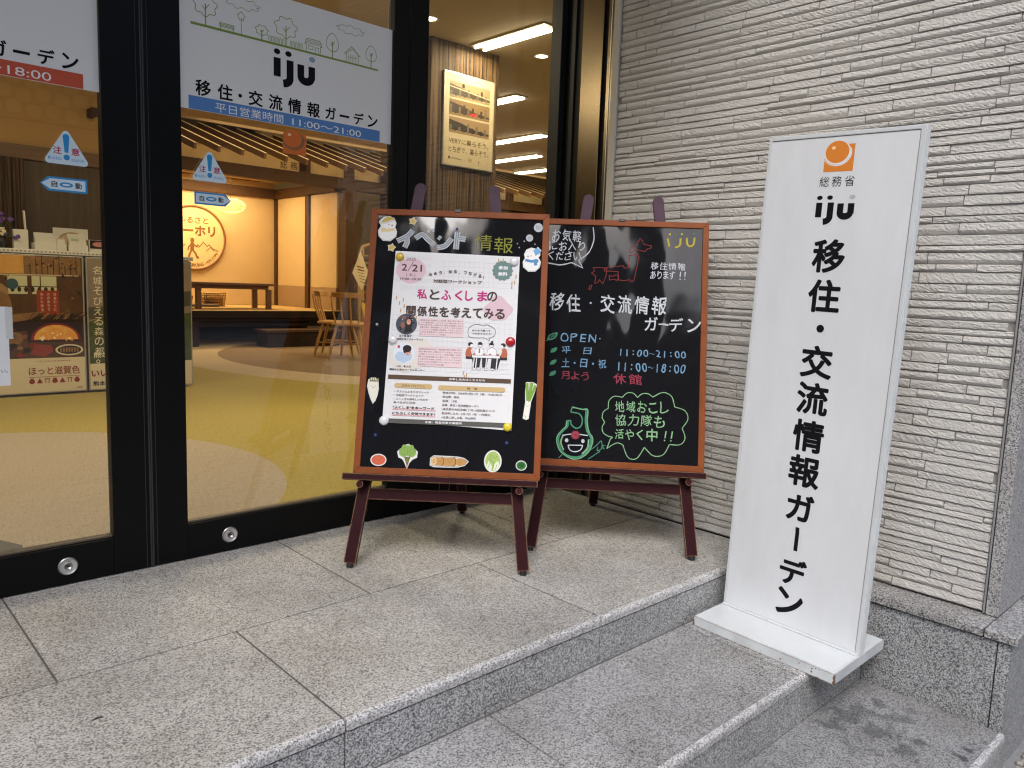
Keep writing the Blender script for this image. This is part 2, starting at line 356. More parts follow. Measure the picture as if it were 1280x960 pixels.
landing.box(XL, 2.67, 1.445, 1.462, -.156, -.1505, grout)
struct(landing.build("landing", bevel=.0012, seg=1))
SL = .0253
mid = MB()
mid.box(XL, 2.68, 1.038, 1.46, -.5, -.1615, grout)
J_mid = [XL, -1.35, -.456, .438, 1.328, 2.222, 2.676]
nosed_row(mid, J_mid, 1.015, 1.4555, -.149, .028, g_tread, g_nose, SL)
riser_row(mid, J_mid, 1.019, -.33, -.1925, g_riser)
struct(mid.build("step", bevel=.0012, seg=1))
low = MB()
low.box(XL, 2.68, .592, 1.02, -.6, -.332, grout)
J_low = [XL, -.9, 0, .9, 1.75, 2.676]
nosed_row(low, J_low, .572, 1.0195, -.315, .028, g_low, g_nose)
riser_row(low, J_low, .576, -.52, -.345, g_riser)
low.box(XL, 2.67, 1.003, 1.021, -.33, -.317, grout)
struct(low.build("lower_step", bevel=.0012, seg=1))
asph = P("pavement_concrete", (.16, .16, .16), .9, col2=(.26, .255, .25), nscale=60, namt=.5, bump=.4, bscale=200)
gr = MB(); gr.add([(-40, -40, -.46), (40, -40, -.46), (40, 2, -.46), (-40, 2, -.46)], [(0, 1, 2, 3)], asph)
struct(gr.build("pavement"))
# debris in the gap below the plinth corner
peb = P("pebble_stone", (.42, .40, .36), .8, col2=(.16, .14, .10), nscale=60, namt=.5)
mb = MB()
for i in range(26):
    x = 2.70 + .2 * random.random() - .16 * (i % 3 == 0); y = .553 - .02 * random.random(); r = random.uniform(.006, .014)
    bm = bmesh.new(); bmesh.ops.create_icosphere(bm, subdivisions=2, radius=r)
    mb.add([(x + v.co.x * random.uniform(.8, 1.2), y + v.co.y, -.455 + v.co.z * .8) for v in bm.verts], [tuple(v.index for v in f.verts) for f in bm.faces], peb, True); bm.free()
o = mb.build("gravel"); o['kind'] = 'stuff'; o['label'] = "pale pebbles and grit gathered along the plinth foot"

# ------------------------------------------------------------------ stone-clad side wall
def rock_wall():
    tile = P("split_stone_tile", (.565, .548, .515), .85, col2=(.475, .458, .43), nscale=5, namt=.6, bump=.8, bscale=230)
    y0, y1, zt = .703, 2.348, 3.3
    V = []; F = []; off = 0; z = .004; prev = None
    hs_ = [.030, .031, .030, .030, .026, .027, .020, .033, .034, .026, .020, .026, .027]
    k = 0
    while z < zt:
        h = hs_[k] if k < len(hs_) else random.choice([.019, .022, .026, .027, .030, .031, .034, .038]); k += 1
        y = y0 - random.uniform(0, .35)
        while y < y1:
            L = random.choice([.12, .18, .24, .30, .36, .45]) * random.uniform(.85, 1.15)
            a, b = max(y, y0) + .0014, min(y + L, y1) - .0014; y += L
            if b - a < .02: continue
            D = random.uniform(.0048, .0080)
            nx = max(4, int((b - a) / .0075)); prof = [0, .06, .20, .36, .52, .68, .84, .96, 1]; nz = len(prof)
            typ = random.random(); brk = random.uniform(.28, .5)
            ctl = rng.random(max(3, int((b - a) / .035) + 2))
            xs = np.linspace(0, 1, nx + 1)
            wav = np.interp(xs * (len(ctl) - 1), np.arange(len(ctl)), ctl)
            ctl2 = rng.random(max(4, int((b - a) / .05) + 2)); wav2 = np.interp(xs * (len(ctl2) - 1), np.arange(len(ctl2)), ctl2)
            grid = np.zeros((nz, nx + 1, 3))
            for j, t in enumerate(prof):
                if typ < .42:      # rough lit face over a smooth undercut band
                    bb = brk + .12 * (wav - .5)
                    d = np.where(t > bb, D * (1 - .55 * (t - bb) / (1 - bb)), D * (.28 + .72 * np.clip(t / bb, 0, 1)))
                    rough = np.where(t > bb, .0012, .0004)
                elif typ < .8:     # face leaning outward to the foot
                    d = D * (1 - .62 * t) + 0 * xs; rough = .0010 + 0 * xs
                else:
                    d = D * (.75 + .25 * np.sin(PI * t)) * .8 + 0 * xs; rough = .0012 + 0 * xs
                d = d + rough * (rng.random(nx + 1) - .5) * 2 + .0014 * (wav2 - .5)
                if t in (0, 1): d = np.full(nx + 1, -.001)
                if t in (.06, .96): d = d * .86
                dd = d.copy(); dd[0] = -.001; dd[-1] = -.001
                grid[j, :, 0] = XW + .006 - dd * 1.15; grid[j, :, 1] = a + (b - a) * xs; grid[j, :, 2] = z + .0007 + (h - .0014) * t
            grid[:, 1, 1] = a + .0008; grid[:, -2, 1] = b - .0008
            V.append(grid.reshape(-1, 3)); n1 = nx + 1
            I = (np.arange(nz - 1)[:, None] * n1 + np.arange(nx)[None, :]).ravel() + off
            F.append(np.stack([I, I + n1, I + n1 + 1, I + 1], 1)); off += nz * n1
        z += h
    me = bpy.data.meshes.new("stone_cladding"); me.from_pydata(np.concatenate(V).tolist(), [], np.concatenate(F).tolist()); me.materials.append(tile)
    me.polygons.foreach_set("use_smooth", [False] * len(me.polygons)); me.update()
    t = thing("stone_wall", "pale wall clad in thin rough split stone strips behind the white upright sign", "wall", (XW, 1.5, 0))
    o = bpy.data.objects.new("stone_cladding", me); COL.objects.link(o); o.parent = t; me.transform(Matrix.Translation((-XW, -1.5, 0)))
    mb = MB(); mb.box(XW + .0075, XW + .2, .703, 2.348, .0, 3.3, P("dark_mortar", (.30, .285, .26), .95)); mb.build("backing", t, world=True)
    st = P("brushed_steel", (.62, .62, .63), .3, 1)
    mb = MB(); mb.box(XW - .006, XW + .02, .6955, .7015, .0, 3.3, st); mb.build("edge_trim", t, world=True)
    return t
rock_wall()
# ------------------------------------------------------------------ granite plinth, coping, pier
g_plinth = granite("polished_granite_plinth", (.045, .05, .06), (.28, .288, .295), (.50, .505, .50), 310, (.24, .54), .35, .15, .05)
g_cope = granite("granite_coping", (.07, .07, .075), (.30, .295, .29), (.50, .49, .48), 230, (.26, .52), .45, .2, .1)
g_pier = granite("granite_pier", (.10, .10, .105), (.33, .325, .325), (.46, .455, .45), 260, (.24, .50), .4, .12, .1)
pl = thing("granite_plinth", "speckled grey granite plinth with thin coping below the stone wall", "plinth", (2.68, .6, -.46))
mb = MB()
mb.box(2.68, 2.80, .624, 1.452, -.50, -.036, g_plinth); mb.box(2.68, 6, .585, .6205, -.50, -.036, g_plinth); mb.box(2.684, 6, .589, 1.6, -.5, -.034, P("black_joint", (.012, .012, .014), .9))
mb.build("base_panel", pl, bevel=.0015, seg=1, world=True)
mb = MB()
mb.box(2.668, 2.815, .6625, 1.452, -.030, -.004, g_cope); mb.box(2.668, 6, .568, .6585, -.030, -.004, g_cope)
mb.build("coping", pl, bevel=.002, seg=2, world=True)
pr = thing("granite_pier", "polished grey granite pier at the street corner of the stone wall", "pier", (2.8, .66, 0))
mb = MB()
for a, b in ((0, .556), (.559, 1.66), (1.663, 2.7), (2.703, 3.3)): mb.box(2.794, 6, .657, .6935, a - .002, b, g_pier)
mb.box(2.80, 6, .66, .69, -.003, 3.3, P("black_joint", (.012, .012, .014), .9)); mb.build("facing_slab", pr, bevel=.0015, seg=1, world=True)
# building mass above and canopy soffit over the entrance (above the picture)
mb = MB(); sof = P("soffit_panel", (.55, .53, .50), .7)
mb.box(XL - 3, 6, 2.62, 2.95, 2.75, 3.3, P("facade_panel", (.3, .29, .28), .6)); mb.box(XL - 3, 6, 1.25, 2.95, 3.3, 3.6, sof); mb.box(XL - 3, 6, 2.3, 2.95, 3.6, 9, MATS["facade_panel"]); mb.box(2.82, 6, .7, 2.62, 3.0, 9, MATS["facade_panel"])
struct(mb.build("upper_facade"))
# office block on the other side of the street: only its mirror image reaches the picture
def office(name, label, x0, x1, y, top, col, wcol, rows, cols):
    t = thing(name, label, "building", ((x0 + x1) / 2, y, -.46))
    mb = MB(); mb.box(x0, x1, y - 6, y, -.46, top, P(name + "_wall", col, .8)); mb.build("facade", t, world=True)
    for i in range(rows):
        mb = MB(); z = 1.6 + i * (top - 2) / rows
        for j in range(cols):
            x = x0 + (j + .12) * (x1 - x0) / cols; mb.box(x, x + (x1 - x0) / cols * .76, y, y + .05, z, z + (top - 2) / rows * .6, P(name + "_pane", wcol, .2))
        mb.build("window_band", t, world=True)
office("office_building", "tall dark office block across the street, far left in the mirrored skyline", -64, -31, -17, 30, (.07, .067, .064), (.03, .033, .038), 8, 12)
office("office_building", "dark mid height block across the street mirrored above the event poster", -30.8, -21.5, -17, 19.5, (.08, .076, .072), (.035, .038, .042), 5, 5)
office("office_building", "slim dark tower across the street mirrored at the event board's right edge", -21.3, -18.6, -17, 27, (.06, .058, .056), (.03, .032, .036), 7, 2)
office("office_building", "low brown block across the street mirrored in the chalk lettered board", -18.4, -6.5, -17, 13.2, (.075, .07, .064), (.035, .038, .042), 4, 6)
office("office_building", "pale low block across the street mirrored in the door glass", -6, 12, -19, 10.5, (.20, .19, .18), (.06, .065, .07), 3, 8)

office("office_building", "long pale facade across the street with dark windows mirrored in the fixed glass", 12.6, 48, -18, 15, (.34, .335, .32), (.06, .065, .075), 5, 22)

# ================================================================== DOORS
GL = glass_mat()
blk = P("black_anodised_frame", (.0028, .0028, .003), .42, 0, .18)
blk2 = P("dark_grey_frame", (.016, .016, .016), .42, .1, .3)
film = P("white_window_film", (.80, .80, .765), .55)
ink = P("black_sign_ink", (.006, .006, .008), .6, spec=.12)
white_ink = flat("white_print", (238, 238, 232)); blue_b = flat("blue_band_print", (84, 132, 190)); red_b = flat("red_band_print", (196, 84, 58))
green_l = flat("green_line_print", (128, 152, 64)); orange = flat("orange_print", (214, 128, 46)); orange_hi = flat("orange_highlight_print", (245, 205, 150)); greydot = flat("grey_dot_print", (165, 168, 178))
bluegrey = flat("bluegrey_dot_print", (142, 158, 186))
sky_b = flat("sticker_blue", (44, 140, 200)); pale_b = flat("sticker_pale", (205, 224, 232)); mag = flat("sticker_crimson", (172, 34, 78))
steel = P("satin_steel", (.50, .49, .47), .32, 1); dark_hole = P("dark_slot", (.01, .01, .01), .6)
def door_map(yf): return lambda a, b, l: (a, yf - l, b)
def line_town(A, m, X0):
    """green line drawing: ground band, trees, bench, fences, small houses; X0 shifts it along the film"""
    x = lambda v: v + X0; lw = .0022
    A.poly([(x(1.038), 1.823), (x(1.764), 1.819), (x(1.764), 1.813), (x(1.038), 1.815)], m)
    def tree(cx, top, base, wd, round_=True):
        h = top - base; cy = top - h * .36
        if round_:
            pts = [(x(cx) + (wd * .5) * (1 + .13 * math.sin(7 * t)) * math.cos(t), cy + h * .36 * (1 + .13 * math.sin(7 * t)) * math.sin(t)) for t in [2 * PI * i / 48 for i in range(48)]]
        else:
            pts = [(x(cx) + wd * .5 * math.sin(t) * (1 - .22 * math.cos(t)), cy + h * .38 * math.cos(t)) for t in [2 * PI * i / 30 for i in range(30)]]
        A.stroke(pts, lw, m, True); A.stroke([(x(cx), base - .004), (x(cx), cy + h * .05)], lw * 1.7, m)
        A.stroke([(x(cx), cy - h * .12), (x(cx) + wd * .18, cy + h * .06)], lw, m); A.stroke([(x(cx), cy - h * .18), (x(cx) - wd * .16, cy - h * .02)], lw, m)
    tree(1.088, 1.918, 1.826, .074); tree(1.285, 1.868, 1.823, .044); tree(1.376, 1.916, 1.822, .080); tree(1.563, 1.905, 1.820, .050, False); tree(1.732, 1.898, 1.822, .047, False)
    for k in range(4): A.stroke([(x(1.133), 1.842 - k * .004), (x(1.187), 1.842 - k * .004)], lw * .8, m)
    for u in (1.138, 1.182): A.stroke([(x(u), 1.842), (x(u), 1.820)], lw, m)
    A.stroke([(x(1.211), 1.875), (x(1.211), 1.820)], lw, m); A.stroke([(x(1.196), 1.880), (x(1.211), 1.895), (x(1.226), 1.880)], lw, m); A.stroke([(x(1.201), 1.881), (x(1.203), 1.868), (x(1.219), 1.868), (x(1.221), 1.881)], lw, m)
    for u0, n in ((1.310, 6), (1.392, 5)):
        for k in range(n): A.stroke([(x(u0 + k * .0105), 1.822), (x(u0 + k * .0105), 1.838), (x(u0 + .003 + k * .0105), 1.842), (x(u0 + .006 + k * .0105), 1.838), (x(u0 + .006 + k * .0105), 1.822)], lw * .8, m)
    A.stroke([(x(1.456), 1.822), (x(1.456), 1.845), (x(1.450), 1.846), (x(1.458), 1.866), (x(1.510), 1.866), (x(1.520), 1.848), (x(1.513), 1.846), (x(1.513), 1.822)], lw, m)
    for k in range(3): A.stroke([(x(1.453), 1.850 + k * .005), (x(1.517), 1.850 + k * .005)], lw * .7, m)
    A.stroke([(x(1.465), 1.830), (x(1.465), 1.842), (x(1.483), 1.842), (x(1.483), 1.830)], lw * .8, m, True); A.stroke([(x(1.492), 1.822), (x(1.492), 1.840), (x(1.506), 1.840), (x(1.506), 1.822)], lw * .8, m)
    A.stroke([(x(1.612), 1.846), (x(1.646), 1.878), (x(1.684), 1.847)], lw, m); A.stroke([(x(1.618), 1.846), (x(1.650), 1.871), (x(1.678), 1.847)], lw * .8, m)
    A.stroke([(x(1.622), 1.849), (x(1.622), 1.820)], lw, m); A.stroke([(x(1.674), 1.849), (x(1.674), 1.820)], lw, m)
    for k in range(5): A.stroke([(x(1.632 + k * .008), 1.822), (x(1.632 + k * .008), 1.848)], lw * .7, m)
    A.stroke([(x(1.630), 1.838), (x(1.668), 1.838)], lw * .7, m)
    for cx, cy, wd, h in ((1.640, 1.936, .112, .028), (1.215, 1.922, .118, .034)):
        pts = [(x(cx) + wd * .5 * (1 + .11 * math.sin(9 * t)) * math.cos(t), cy + h * .5 * (1 + .25 * math.sin(9 * t)) * math.sin(t)) for t in [2 * PI * i / 60 for i in range(60)]]
        A.stroke(pts, lw * .7, m, True)
def warning(t, cx, cy):
    A = Art(door_map(YD - .0004)); s = 1
    def tri(wd, h, m, r=.010):
        pts = []
        for vx, vy, t0 in ((0, h, 30), (-wd / 2, 0, 150), (wd / 2, 0, 270)):
            ux = vx * (1 - 2.0 * r / wd * 1.0); uy = (h * .36) + (vy - h * .36) * (1 - 2.4 * r / h)
            pts += [(cx + ux + r * math.cos(R_(t0 + 120 * i / 6)), cy + uy + r * math.sin(R_(t0 + 120 * i / 6))) for i in range(7)]
        A.poly(pts, m)
    tri(.116, .103, pale_b)
    A.poly([(cx - .009, cy + .082), (cx - .005, cy + .088), (cx + .005, cy + .088), (cx + .009, cy + .082), (cx + .0052, cy + .034), (cx - .0052, cy + .034)], sky_b)
    A.ell(cx, cy + .020, .0085, .0085, sky_b)
    A.text("注", cx - .036, cx - .013, cy + .028, cy + .050, mag, .02); A.text("意", cx + .013, cx + .036, cy + .028, cy + .050, mag, .02)
    A.text("駆け込まない", cx - .050, cx - .012, cy + .010, cy + .019, sky_b, .02); A.text("立ち止まらない", cx + .012, cx + .050, cy + .010, cy + .019, sky_b, .02)
    A.build("warning_sticker", t, world=True)
def auto_arrow(t, xa, xb, yc, flip):
    A = Art(door_map(YD - .0004)); h = .021; k = .021
    def shape(d):
        a, b, hh = xa + d, xb - d, h - d
        p = [(a, yc - hh), (b - k, yc - hh), (b + (d * .4), yc), (b - k, yc + hh), (a, yc + hh)]
        return [(xa + xb - q[0], q[1]) for q in p] if flip else p
    A.poly(shape(0), sky_b); A.poly(shape(.0055), pale_b)
    c = (xa + xb) / 2 + (.006 if flip else -.006)
    A.text("自", c - .040, c - .024, yc - .009, yc + .009, ink, .02); A.text("動", c + .024, c + .042, yc - .009, yc + .009, ink, .02)
    A.ell(c, yc, .0185, .0075, sky_b); A.ell(c, yc, .011, .0032, pale_b)
    A.build("direction_sticker", t, world=True)
def door(x0, g0, g1, x1, label, band_text, band_m, X0, lock_x, tri_c, arr, top=2.68):
    t = thing("sliding_glass_door", label, "glass door", ((x0 + x1) / 2, YD, 0))
    mb = MB(); ya, yb = YD, YD + .045
    mb.box(x0, g0, ya, yb, .004, top, blk); mb.box(g1, x1, ya, yb, .004, top, blk)
    mb.box(g0, g1, ya + .0005, yb, .004, .128, blk); mb.box(g0, g1, ya, yb, top - .1, top, blk)
    mb.box(g0, g1, ya + .010, yb - .01, .128, .138, P("bronze_bead", (.16, .13, .09), .4, .6))
    mb.build("frame", t, bevel=.0025, world=True)
    mb = MB(); mb.box(g0 - .004, g1 + .004, YD + .016, YD + .024, .132, top - .09, GL); mb.build("glass_pane", t, world=True)
    mb = MB(); e = x1 if x0 < .5 else x0; sgn = -1 if x0 < .5 else 1
    mb.box(e + sgn * .0005, e + sgn * .005, YD - .0015, YD + .04, .004, top, P("grey_gasket", (.030, .030, .031), .6)); mb.box(e + sgn * .016, e + sgn * .0175, YD - .0008, YD + .02, .004, top, MATS["grey_gasket"])
    mb.build("meeting_gasket", t, world=True)
    yf = YD + .0155
    A = Art(door_map(yf)); A.rect(g0 + .001, 1.5435, g1 - .001, 1.981, film); A.build("window_film", t, world=True)
    A = Art(door_map(yf - .0006)); x = lambda v: v + X0
    A.rect(x(1.028), 1.545, x(1.776), 1.588, band_m)
    line_town(A, green_l, X0)
    iju_logo(A, x(1.327), x(1.489), 1.678, 1.803, ink, bluegrey)
    for ch, cx in zip("移住・交流情報ガーデン", (1.077, 1.152, 1.205, 1.261, 1.336, 1.410, 1.486, 1.557, 1.616, 1.679, 1.742)):
        if ch == "・": A.ell(x(cx), 1.617, .0065, .0065, ink)
        elif ch == "ー": A.rect(x(cx) - .021, 1.613, x(cx) + .021, 1.621, ink)
        else:
            k = .026 if ch not in "ガデン" else .0225
            A.text(ch, x(cx) - k, x(cx) + k, 1.618 - k, 1.618 + k, ink, .022, 5)
    A.text(band_text[0], x(1.117), x(1.365), 1.549, 1.580, white_ink, -.006, 4); A.text(band_text[1], x(1.400), x(1.690), 1.5505, 1.574, white_ink, -.004, 4)
    A.build("film_lettering", t, world=True)
    if tri_c: warning(t, *tri_c)
    if arr: auto_arrow(t, *arr)
    mb = MB(); f = lambda x, y, z: (x + lock_x, YD - z, y + .063)
    mb.lathe([(.0295, -.001), (.0295, .002), (.027, .005), (.0245, .0055)], (0, 0, 0), steel, 32, f); mb.lathe([(.0245, .0055), (.0235, .0045), (.013, .0045)], (0, 0, 0), P("pale_steel", (.72, .71, .69), .4, .8), 32, f)
    mb.lathe([(.013, .0045), (.0115, .0055), (.0095, .0055), (.0095, .0028), (.0001, .0028)], (0, 0, 0), steel, 24, f)
    for k in range(3): mb.box(lock_x - .006 + .005 * k, lock_x - .003 + .005 * k, YD - .0052, YD - .0045, .0785, .0795, dark_hole)
    mb.box(lock_x - .005, lock_x + .005, YD - .0034, YD - .0028, .061, .065, dark_hole); mb.build("lock", t, world=True)
    return t
dl = door(-.16, -.04, .757, .8765, "black framed glass door at the left edge with the red banded white film", ("土日祝営業時間", "11:00〜18:00"), red_b, -1.064, .619, (.656, 1.314), (.583, .710, 1.2525, True))
door(.8775, .998, 1.83, 1.902, "black framed glass door behind the left easel with the blue banded white film", ("平日営業時間", "11:00〜21:00"), blue_b, 0, 1.147, (1.0895, 1.313), (1.036, 1.163, 1.2545, False))
# ministry mark on the right door glass
A = Art(door_map(YD + .0150)); emblem(A, 1.363, 1.456, 1.447, 1.534, flat("orange_print_deep", (206, 108, 44)), P("print_gap", (.20, .10, .04), .6), orange_hi)
for ch, cx in zip("総務省", (1.367, 1.407, 1.447)): A.text(ch, cx - .0135, cx + .0135, 1.392, 1.419, ink, .004)
rd = [o for o in bpy.data.objects if o.name.startswith("sliding_glass_door") and o.location.x > 1][0]
A.build("ministry_mark", rd, world=True)
# notice stuck low on the left door
A = Art(door_map(YD - .0004)); A.rect(.30, .652, .486, .885, flat("notice_paper", (228, 230, 232))); A.rect(.479, .79, .4975, .884, flat("clear_tape", (205, 208, 205)))
A.text("ご自由にお入りください。", .33, .480, .690, .702, ink); A.text("自動ドアです", .33, .46, .80, .82, ink)
A.build("paper_notice", dl, world=True)
# fixed light between the doors and the wall
fx = thing("fixed_window", "narrow fixed glass panel in a dark frame between the door and the stone wall", "window", (2.35, YD, 0))
mb = MB(); mb.box(1.9035, 1.994, YD - .004, YD + .06, .0, 2.7, blk); mb.box(2.765, 2.84, YD - .008, YD + .06, 0, 2.7, blk2); mb.box(1.994, 2.765, YD - .002, YD + .06, 0, .132, blk); mb.box(1.994, 2.765, YD, YD + .06, 2.6, 2.7, blk)
mb.build("frame", fx, bevel=.002, world=True)
mb = MB(); mb.box(1.99, 2.77, YD + .022, YD + .030, .128, 2.62, GL); mb.build("glass_pane", fx, world=True)
jb = thing("door_jamb", "tall polished steel door jamb with black gap beside the stone wall", "door jamb", (XW, 2.5, 0))
mir = P("mirror_steel", (.20, .155, .098), .24, 1); bei = P("beige_trim", (.52, .49, .43), .6)
mb = MB(); mb.box(XW - .001, XW + .04, 2.580, 2.688, 0, 3, blk); mb.box(XW - .010, XW + .04, 2.615, 2.64, 0, 3, blk2); mb.build("frame_return", jb, bevel=.001, world=True)
mb = MB(); mb.box(XW - .004, XW + .04, 2.4505, 2.5785, 0, 3, mir); mb.build("steel_panel", jb, bevel=.002, world=True)
mb = MB(); mb.box(XW + .012, XW + .05, 2.4215, 2.450, 0, 3, dark_hole); mb.build("gap_gasket", jb, world=True)
mb = MB(); mb.box(XW - .004, XW + .04, 2.388, 2.421, 0, 3, mir); mb.box(XW - .007, XW + .04, 2.399, 2.404, 0, 3, steel); mb.build("steel_edge", jb, bevel=.001, world=True)
mb = MB(); mb.box(XW - .009, XW + .04, 2.351, 2.3875, 0, 3, bei); mb.build("side_trim", jb, bevel=.0015, world=True)

# ================================================================== INSIDE THE SHOP
WARM = (1, .83, .57)
def carpet():
    m, n, b = base("patterned_carpet"); b.inputs['Roughness'].default_value = .95; b.inputs['Specular IOR Level'].default_value = .1
    geo = n.nodes.new("ShaderNodeNewGeometry")
    def disc(x, y, r):
        vm = n.nodes.new("ShaderNodeVectorMath"); vm.operation = 'DISTANCE'; sx = n.nodes.new("ShaderNodeSeparateXYZ"); cb = n.nodes.new("ShaderNodeCombineXYZ")
        n.links.new(geo.outputs['Position'], sx.inputs[0]); n.links.new(sx.outputs[0], cb.inputs[0]); n.links.new(sx.outputs[1], cb.inputs[1])
        n.links.new(cb.outputs[0], vm.inputs[0]); vm.inputs[1].default_value = (x, y, 0)
        lt = n.nodes.new("ShaderNodeMath"); lt.operation = 'LESS_THAN'; lt.inputs[1].default_value = r; n.links.new(vm.outputs['Value'], lt.inputs[0]); return lt.outputs[0]
    cur = None
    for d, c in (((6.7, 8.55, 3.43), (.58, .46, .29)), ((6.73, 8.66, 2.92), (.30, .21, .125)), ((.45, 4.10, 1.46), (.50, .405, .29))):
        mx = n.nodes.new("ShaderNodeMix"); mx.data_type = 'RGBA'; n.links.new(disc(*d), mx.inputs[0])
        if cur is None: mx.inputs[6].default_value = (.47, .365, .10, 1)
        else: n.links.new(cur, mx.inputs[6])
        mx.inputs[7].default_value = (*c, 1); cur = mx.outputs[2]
    mp = n.nodes.new("ShaderNodeMapping"); mp.inputs['Scale'].default_value = (330, 22, 1); mp.inputs['Rotation'].default_value = (0, 0, 0); n.links.new(geo.outputs['Position'], mp.inputs[0])
    nz = n.nodes.new("ShaderNodeTexNoise"); nz.inputs['Scale'].default_value = 1; nz.inputs['Detail'].default_value = 4; n.links.new(mp.outputs[0], nz.inputs['Vector'])
    cr = n.nodes.new("ShaderNodeValToRGB"); cr.color_ramp.elements[0].position = .33; cr.color_ramp.elements[1].position = .52; cr.color_ramp.elements[0].color = (.70, .68, .65, 1); cr.color_ramp.elements[1].color = (1, 1, 1, 1)
    n.links.new(nz.outputs[0], cr.inputs[0])
    mm = n.nodes.new("ShaderNodeMix"); mm.data_type = 'RGBA'; mm.blend_type = 'MULTIPLY'; mm.inputs[0].default_value = 1; n.links.new(cur, mm.inputs[6]); n.links.new(cr.outputs[0], mm.inputs[7])
    n.links.new(mm.outputs[2], b.inputs['Base Color'])
    bp = n.nodes.new("ShaderNodeBump"); bp.inputs['Strength'].default_value = .5; bp.inputs['Distance'].default_value = .004; n.links.new(nz.outputs[0], bp.inputs['Height']); n.links.new(bp.outputs[0], b.inputs['Normal'])
    return m
mb = MB(); mb.box(-8, 14, 2.92, 17, -.05, .002, carpet()); struct(mb.build("carpet_floor"))
mb = MB(); mb.add([(-.6, 2.93, .008), (.555, 2.93, .008), (.585, 3.17, .008), (.53, 3.285, .008), (-.6, 3.285, .008)], [(0, 1, 2, 3, 4)], P("grey_mat", (.16, .14, .11), .95)); 
mb.build("door_mat"); tag(bpy.data.objects["door_mat"], "dark grey door mat on the carpet inside the left door", "mat")
ceil_m = P("ceiling_panel", (.46, .37, .26), .8, col2=(.43, .34, .24), nscale=2, namt=.6)
mb = MB(); mb.box(-8, 14, 2.955, 9.9, 2.88, 2.93, ceil_m); mb.box(-8, 14, 9.9, 9.95, 2.88, 4.2, ceil_m); mb.box(-8, 14, 9.95, 17, 4.2, 4.25, ceil_m); struct(mb.build("ceiling"))
beige = P("beige_plaster", (.62, .52, .36), .8, col2=(.56, .47, .32), nscale=3, namt=.6)
mb = MB(); mb.box(6.62, 14, 14.0, 14.2, 0, 4.2, beige); mb.box(-8, 14, 16.8, 17, 0, 4.2, beige); mb.box(14, 14.2, 2.95, 17, 0, 4.2, beige); mb.box(-8.2, -8, 2.95, 17, 0, 4.2, beige)
struct(mb.build("room_walls"))
dk = P("dark_stained_timber", (.105, .053, .021), .6, spec=.2, col2=(.055, .028, .012), nscale=9, namt=.7, stretch=(1, .2, 6), bump=.1)
dk2 = P("black_stained_timber", (.040, .022, .011), .6, spec=.12, col2=(.02, .013, .008), nscale=9, namt=.7, stretch=(.3, .3, 6))
reed = P("split_reed_panel", (.010, .006, .003), .65, spec=.2, col2=(.115, .066, .026), nscale=3.2, namt=.17, stretch=(24, 24, .3), bump=.8, bscale=9, detail=6)
# light fittings: steel trays with tubes; the tubes and small downlights give the shop its light
tube_m = P("lit_tube", (1, .88, .62), .5, emit=14)
def area(name, loc, sx, sy, W, parent=None, rot=(0, 0, 0), col=WARM):
    l = bpy.data.lights.new(name, 'AREA'); l.shape = 'RECTANGLE'; l.size = sx; l.size_y = sy; l.energy = W; l.color = col
    o = bpy.data.objects.new(name, l); COL.objects.link(o); o.location = loc; o.rotation_euler = rot; return o
def ceiling_light(x, ya, yb, label):
    t = thing("ceiling_light", label, "ceiling light", (x, (ya + yb) / 2, 2.88), group="twin tube lights on the shop ceiling")
    mb = MB(); tm = P("pale_tray", (.42, .36, .26), .5)
    mb.prism([(-.085, 2.8795), (.085, 2.8795), (.080, 2.868), (-.080, 2.868)], ya, yb, tm, lambda a, b, c: (x + a, c, b)); mb.build("tray", t, world=True)
    for s in (-1, 1):
        mb = MB(); mb.tube([(x + s * .046, ya + .015, 2.858), (x + s * .046, yb - .015, 2.858)], .009, tube_m, 8); mb.build("tube", t, world=True)
        area("ceiling_light_lamp", (x + s * .046, (ya + yb) / 2, 2.846), .014, yb - ya - .03, 9.5)
ceiling_light(4.195, 4.17, 4.99, "near twin tube ceiling light in front of the reed pillar")
ceiling_light(5.515, 5.87, 7.05, "twin tube ceiling light just past the reed pillar, second nearest")
ceiling_light(7.06, 7.07, 8.27, "twin tube ceiling light over the room middle, third from the door")
ceiling_light(8.11, 8.2, 9.4, "long twin tube ceiling light next to the far timber roof")
ceiling_light(9.15, 9.0, 9.8, "farthest small twin tube ceiling light at the window's right edge")
ceiling_light(1.9, 4.0, 5.2, "twin tube ceiling light hidden behind the white film of the right door")
ceiling_light(-.4, 4.4, 5.6, "twin tube ceiling light hidden behind the film of the left door")
def downlight(x, y, label, z=2.88, W=7):
    t = thing("downlight", label, "downlight", (x, y, z)); mb = MB()
    mb.lathe([(.062, -.001), (.062, -.006), (.050, -.006), (.046, -.001)], (x, y, z), P("white_tray", (.80, .74, .62), .4), 20); mb.build("ring", t, world=True)
    mb = MB(); mb.lathe([(.047, -.002), (.0005, -.003)], (x, y, z), P("lit_lens", (1, .85, .55), .5, emit=14), 20); mb.build("lens", t, world=True)
    l = bpy.data.lights.new("downlight_lamp", 'SPOT'); l.energy = W; l.color = (1, .80, .5); l.spot_size = R_(100); l.spot_blend = .8; l.shadow_soft_size = .05
    o = bpy.data.objects.new("downlight_lamp", l); COL.objects.link(o); o.location = (x, y, z - .02)
downlight(4.70, 4.78, "small round downlight to the right of the near ceiling light")
downlight(3.53, 4.75, "small round downlight beside the black door stile in front of the reed pillar", W=9)
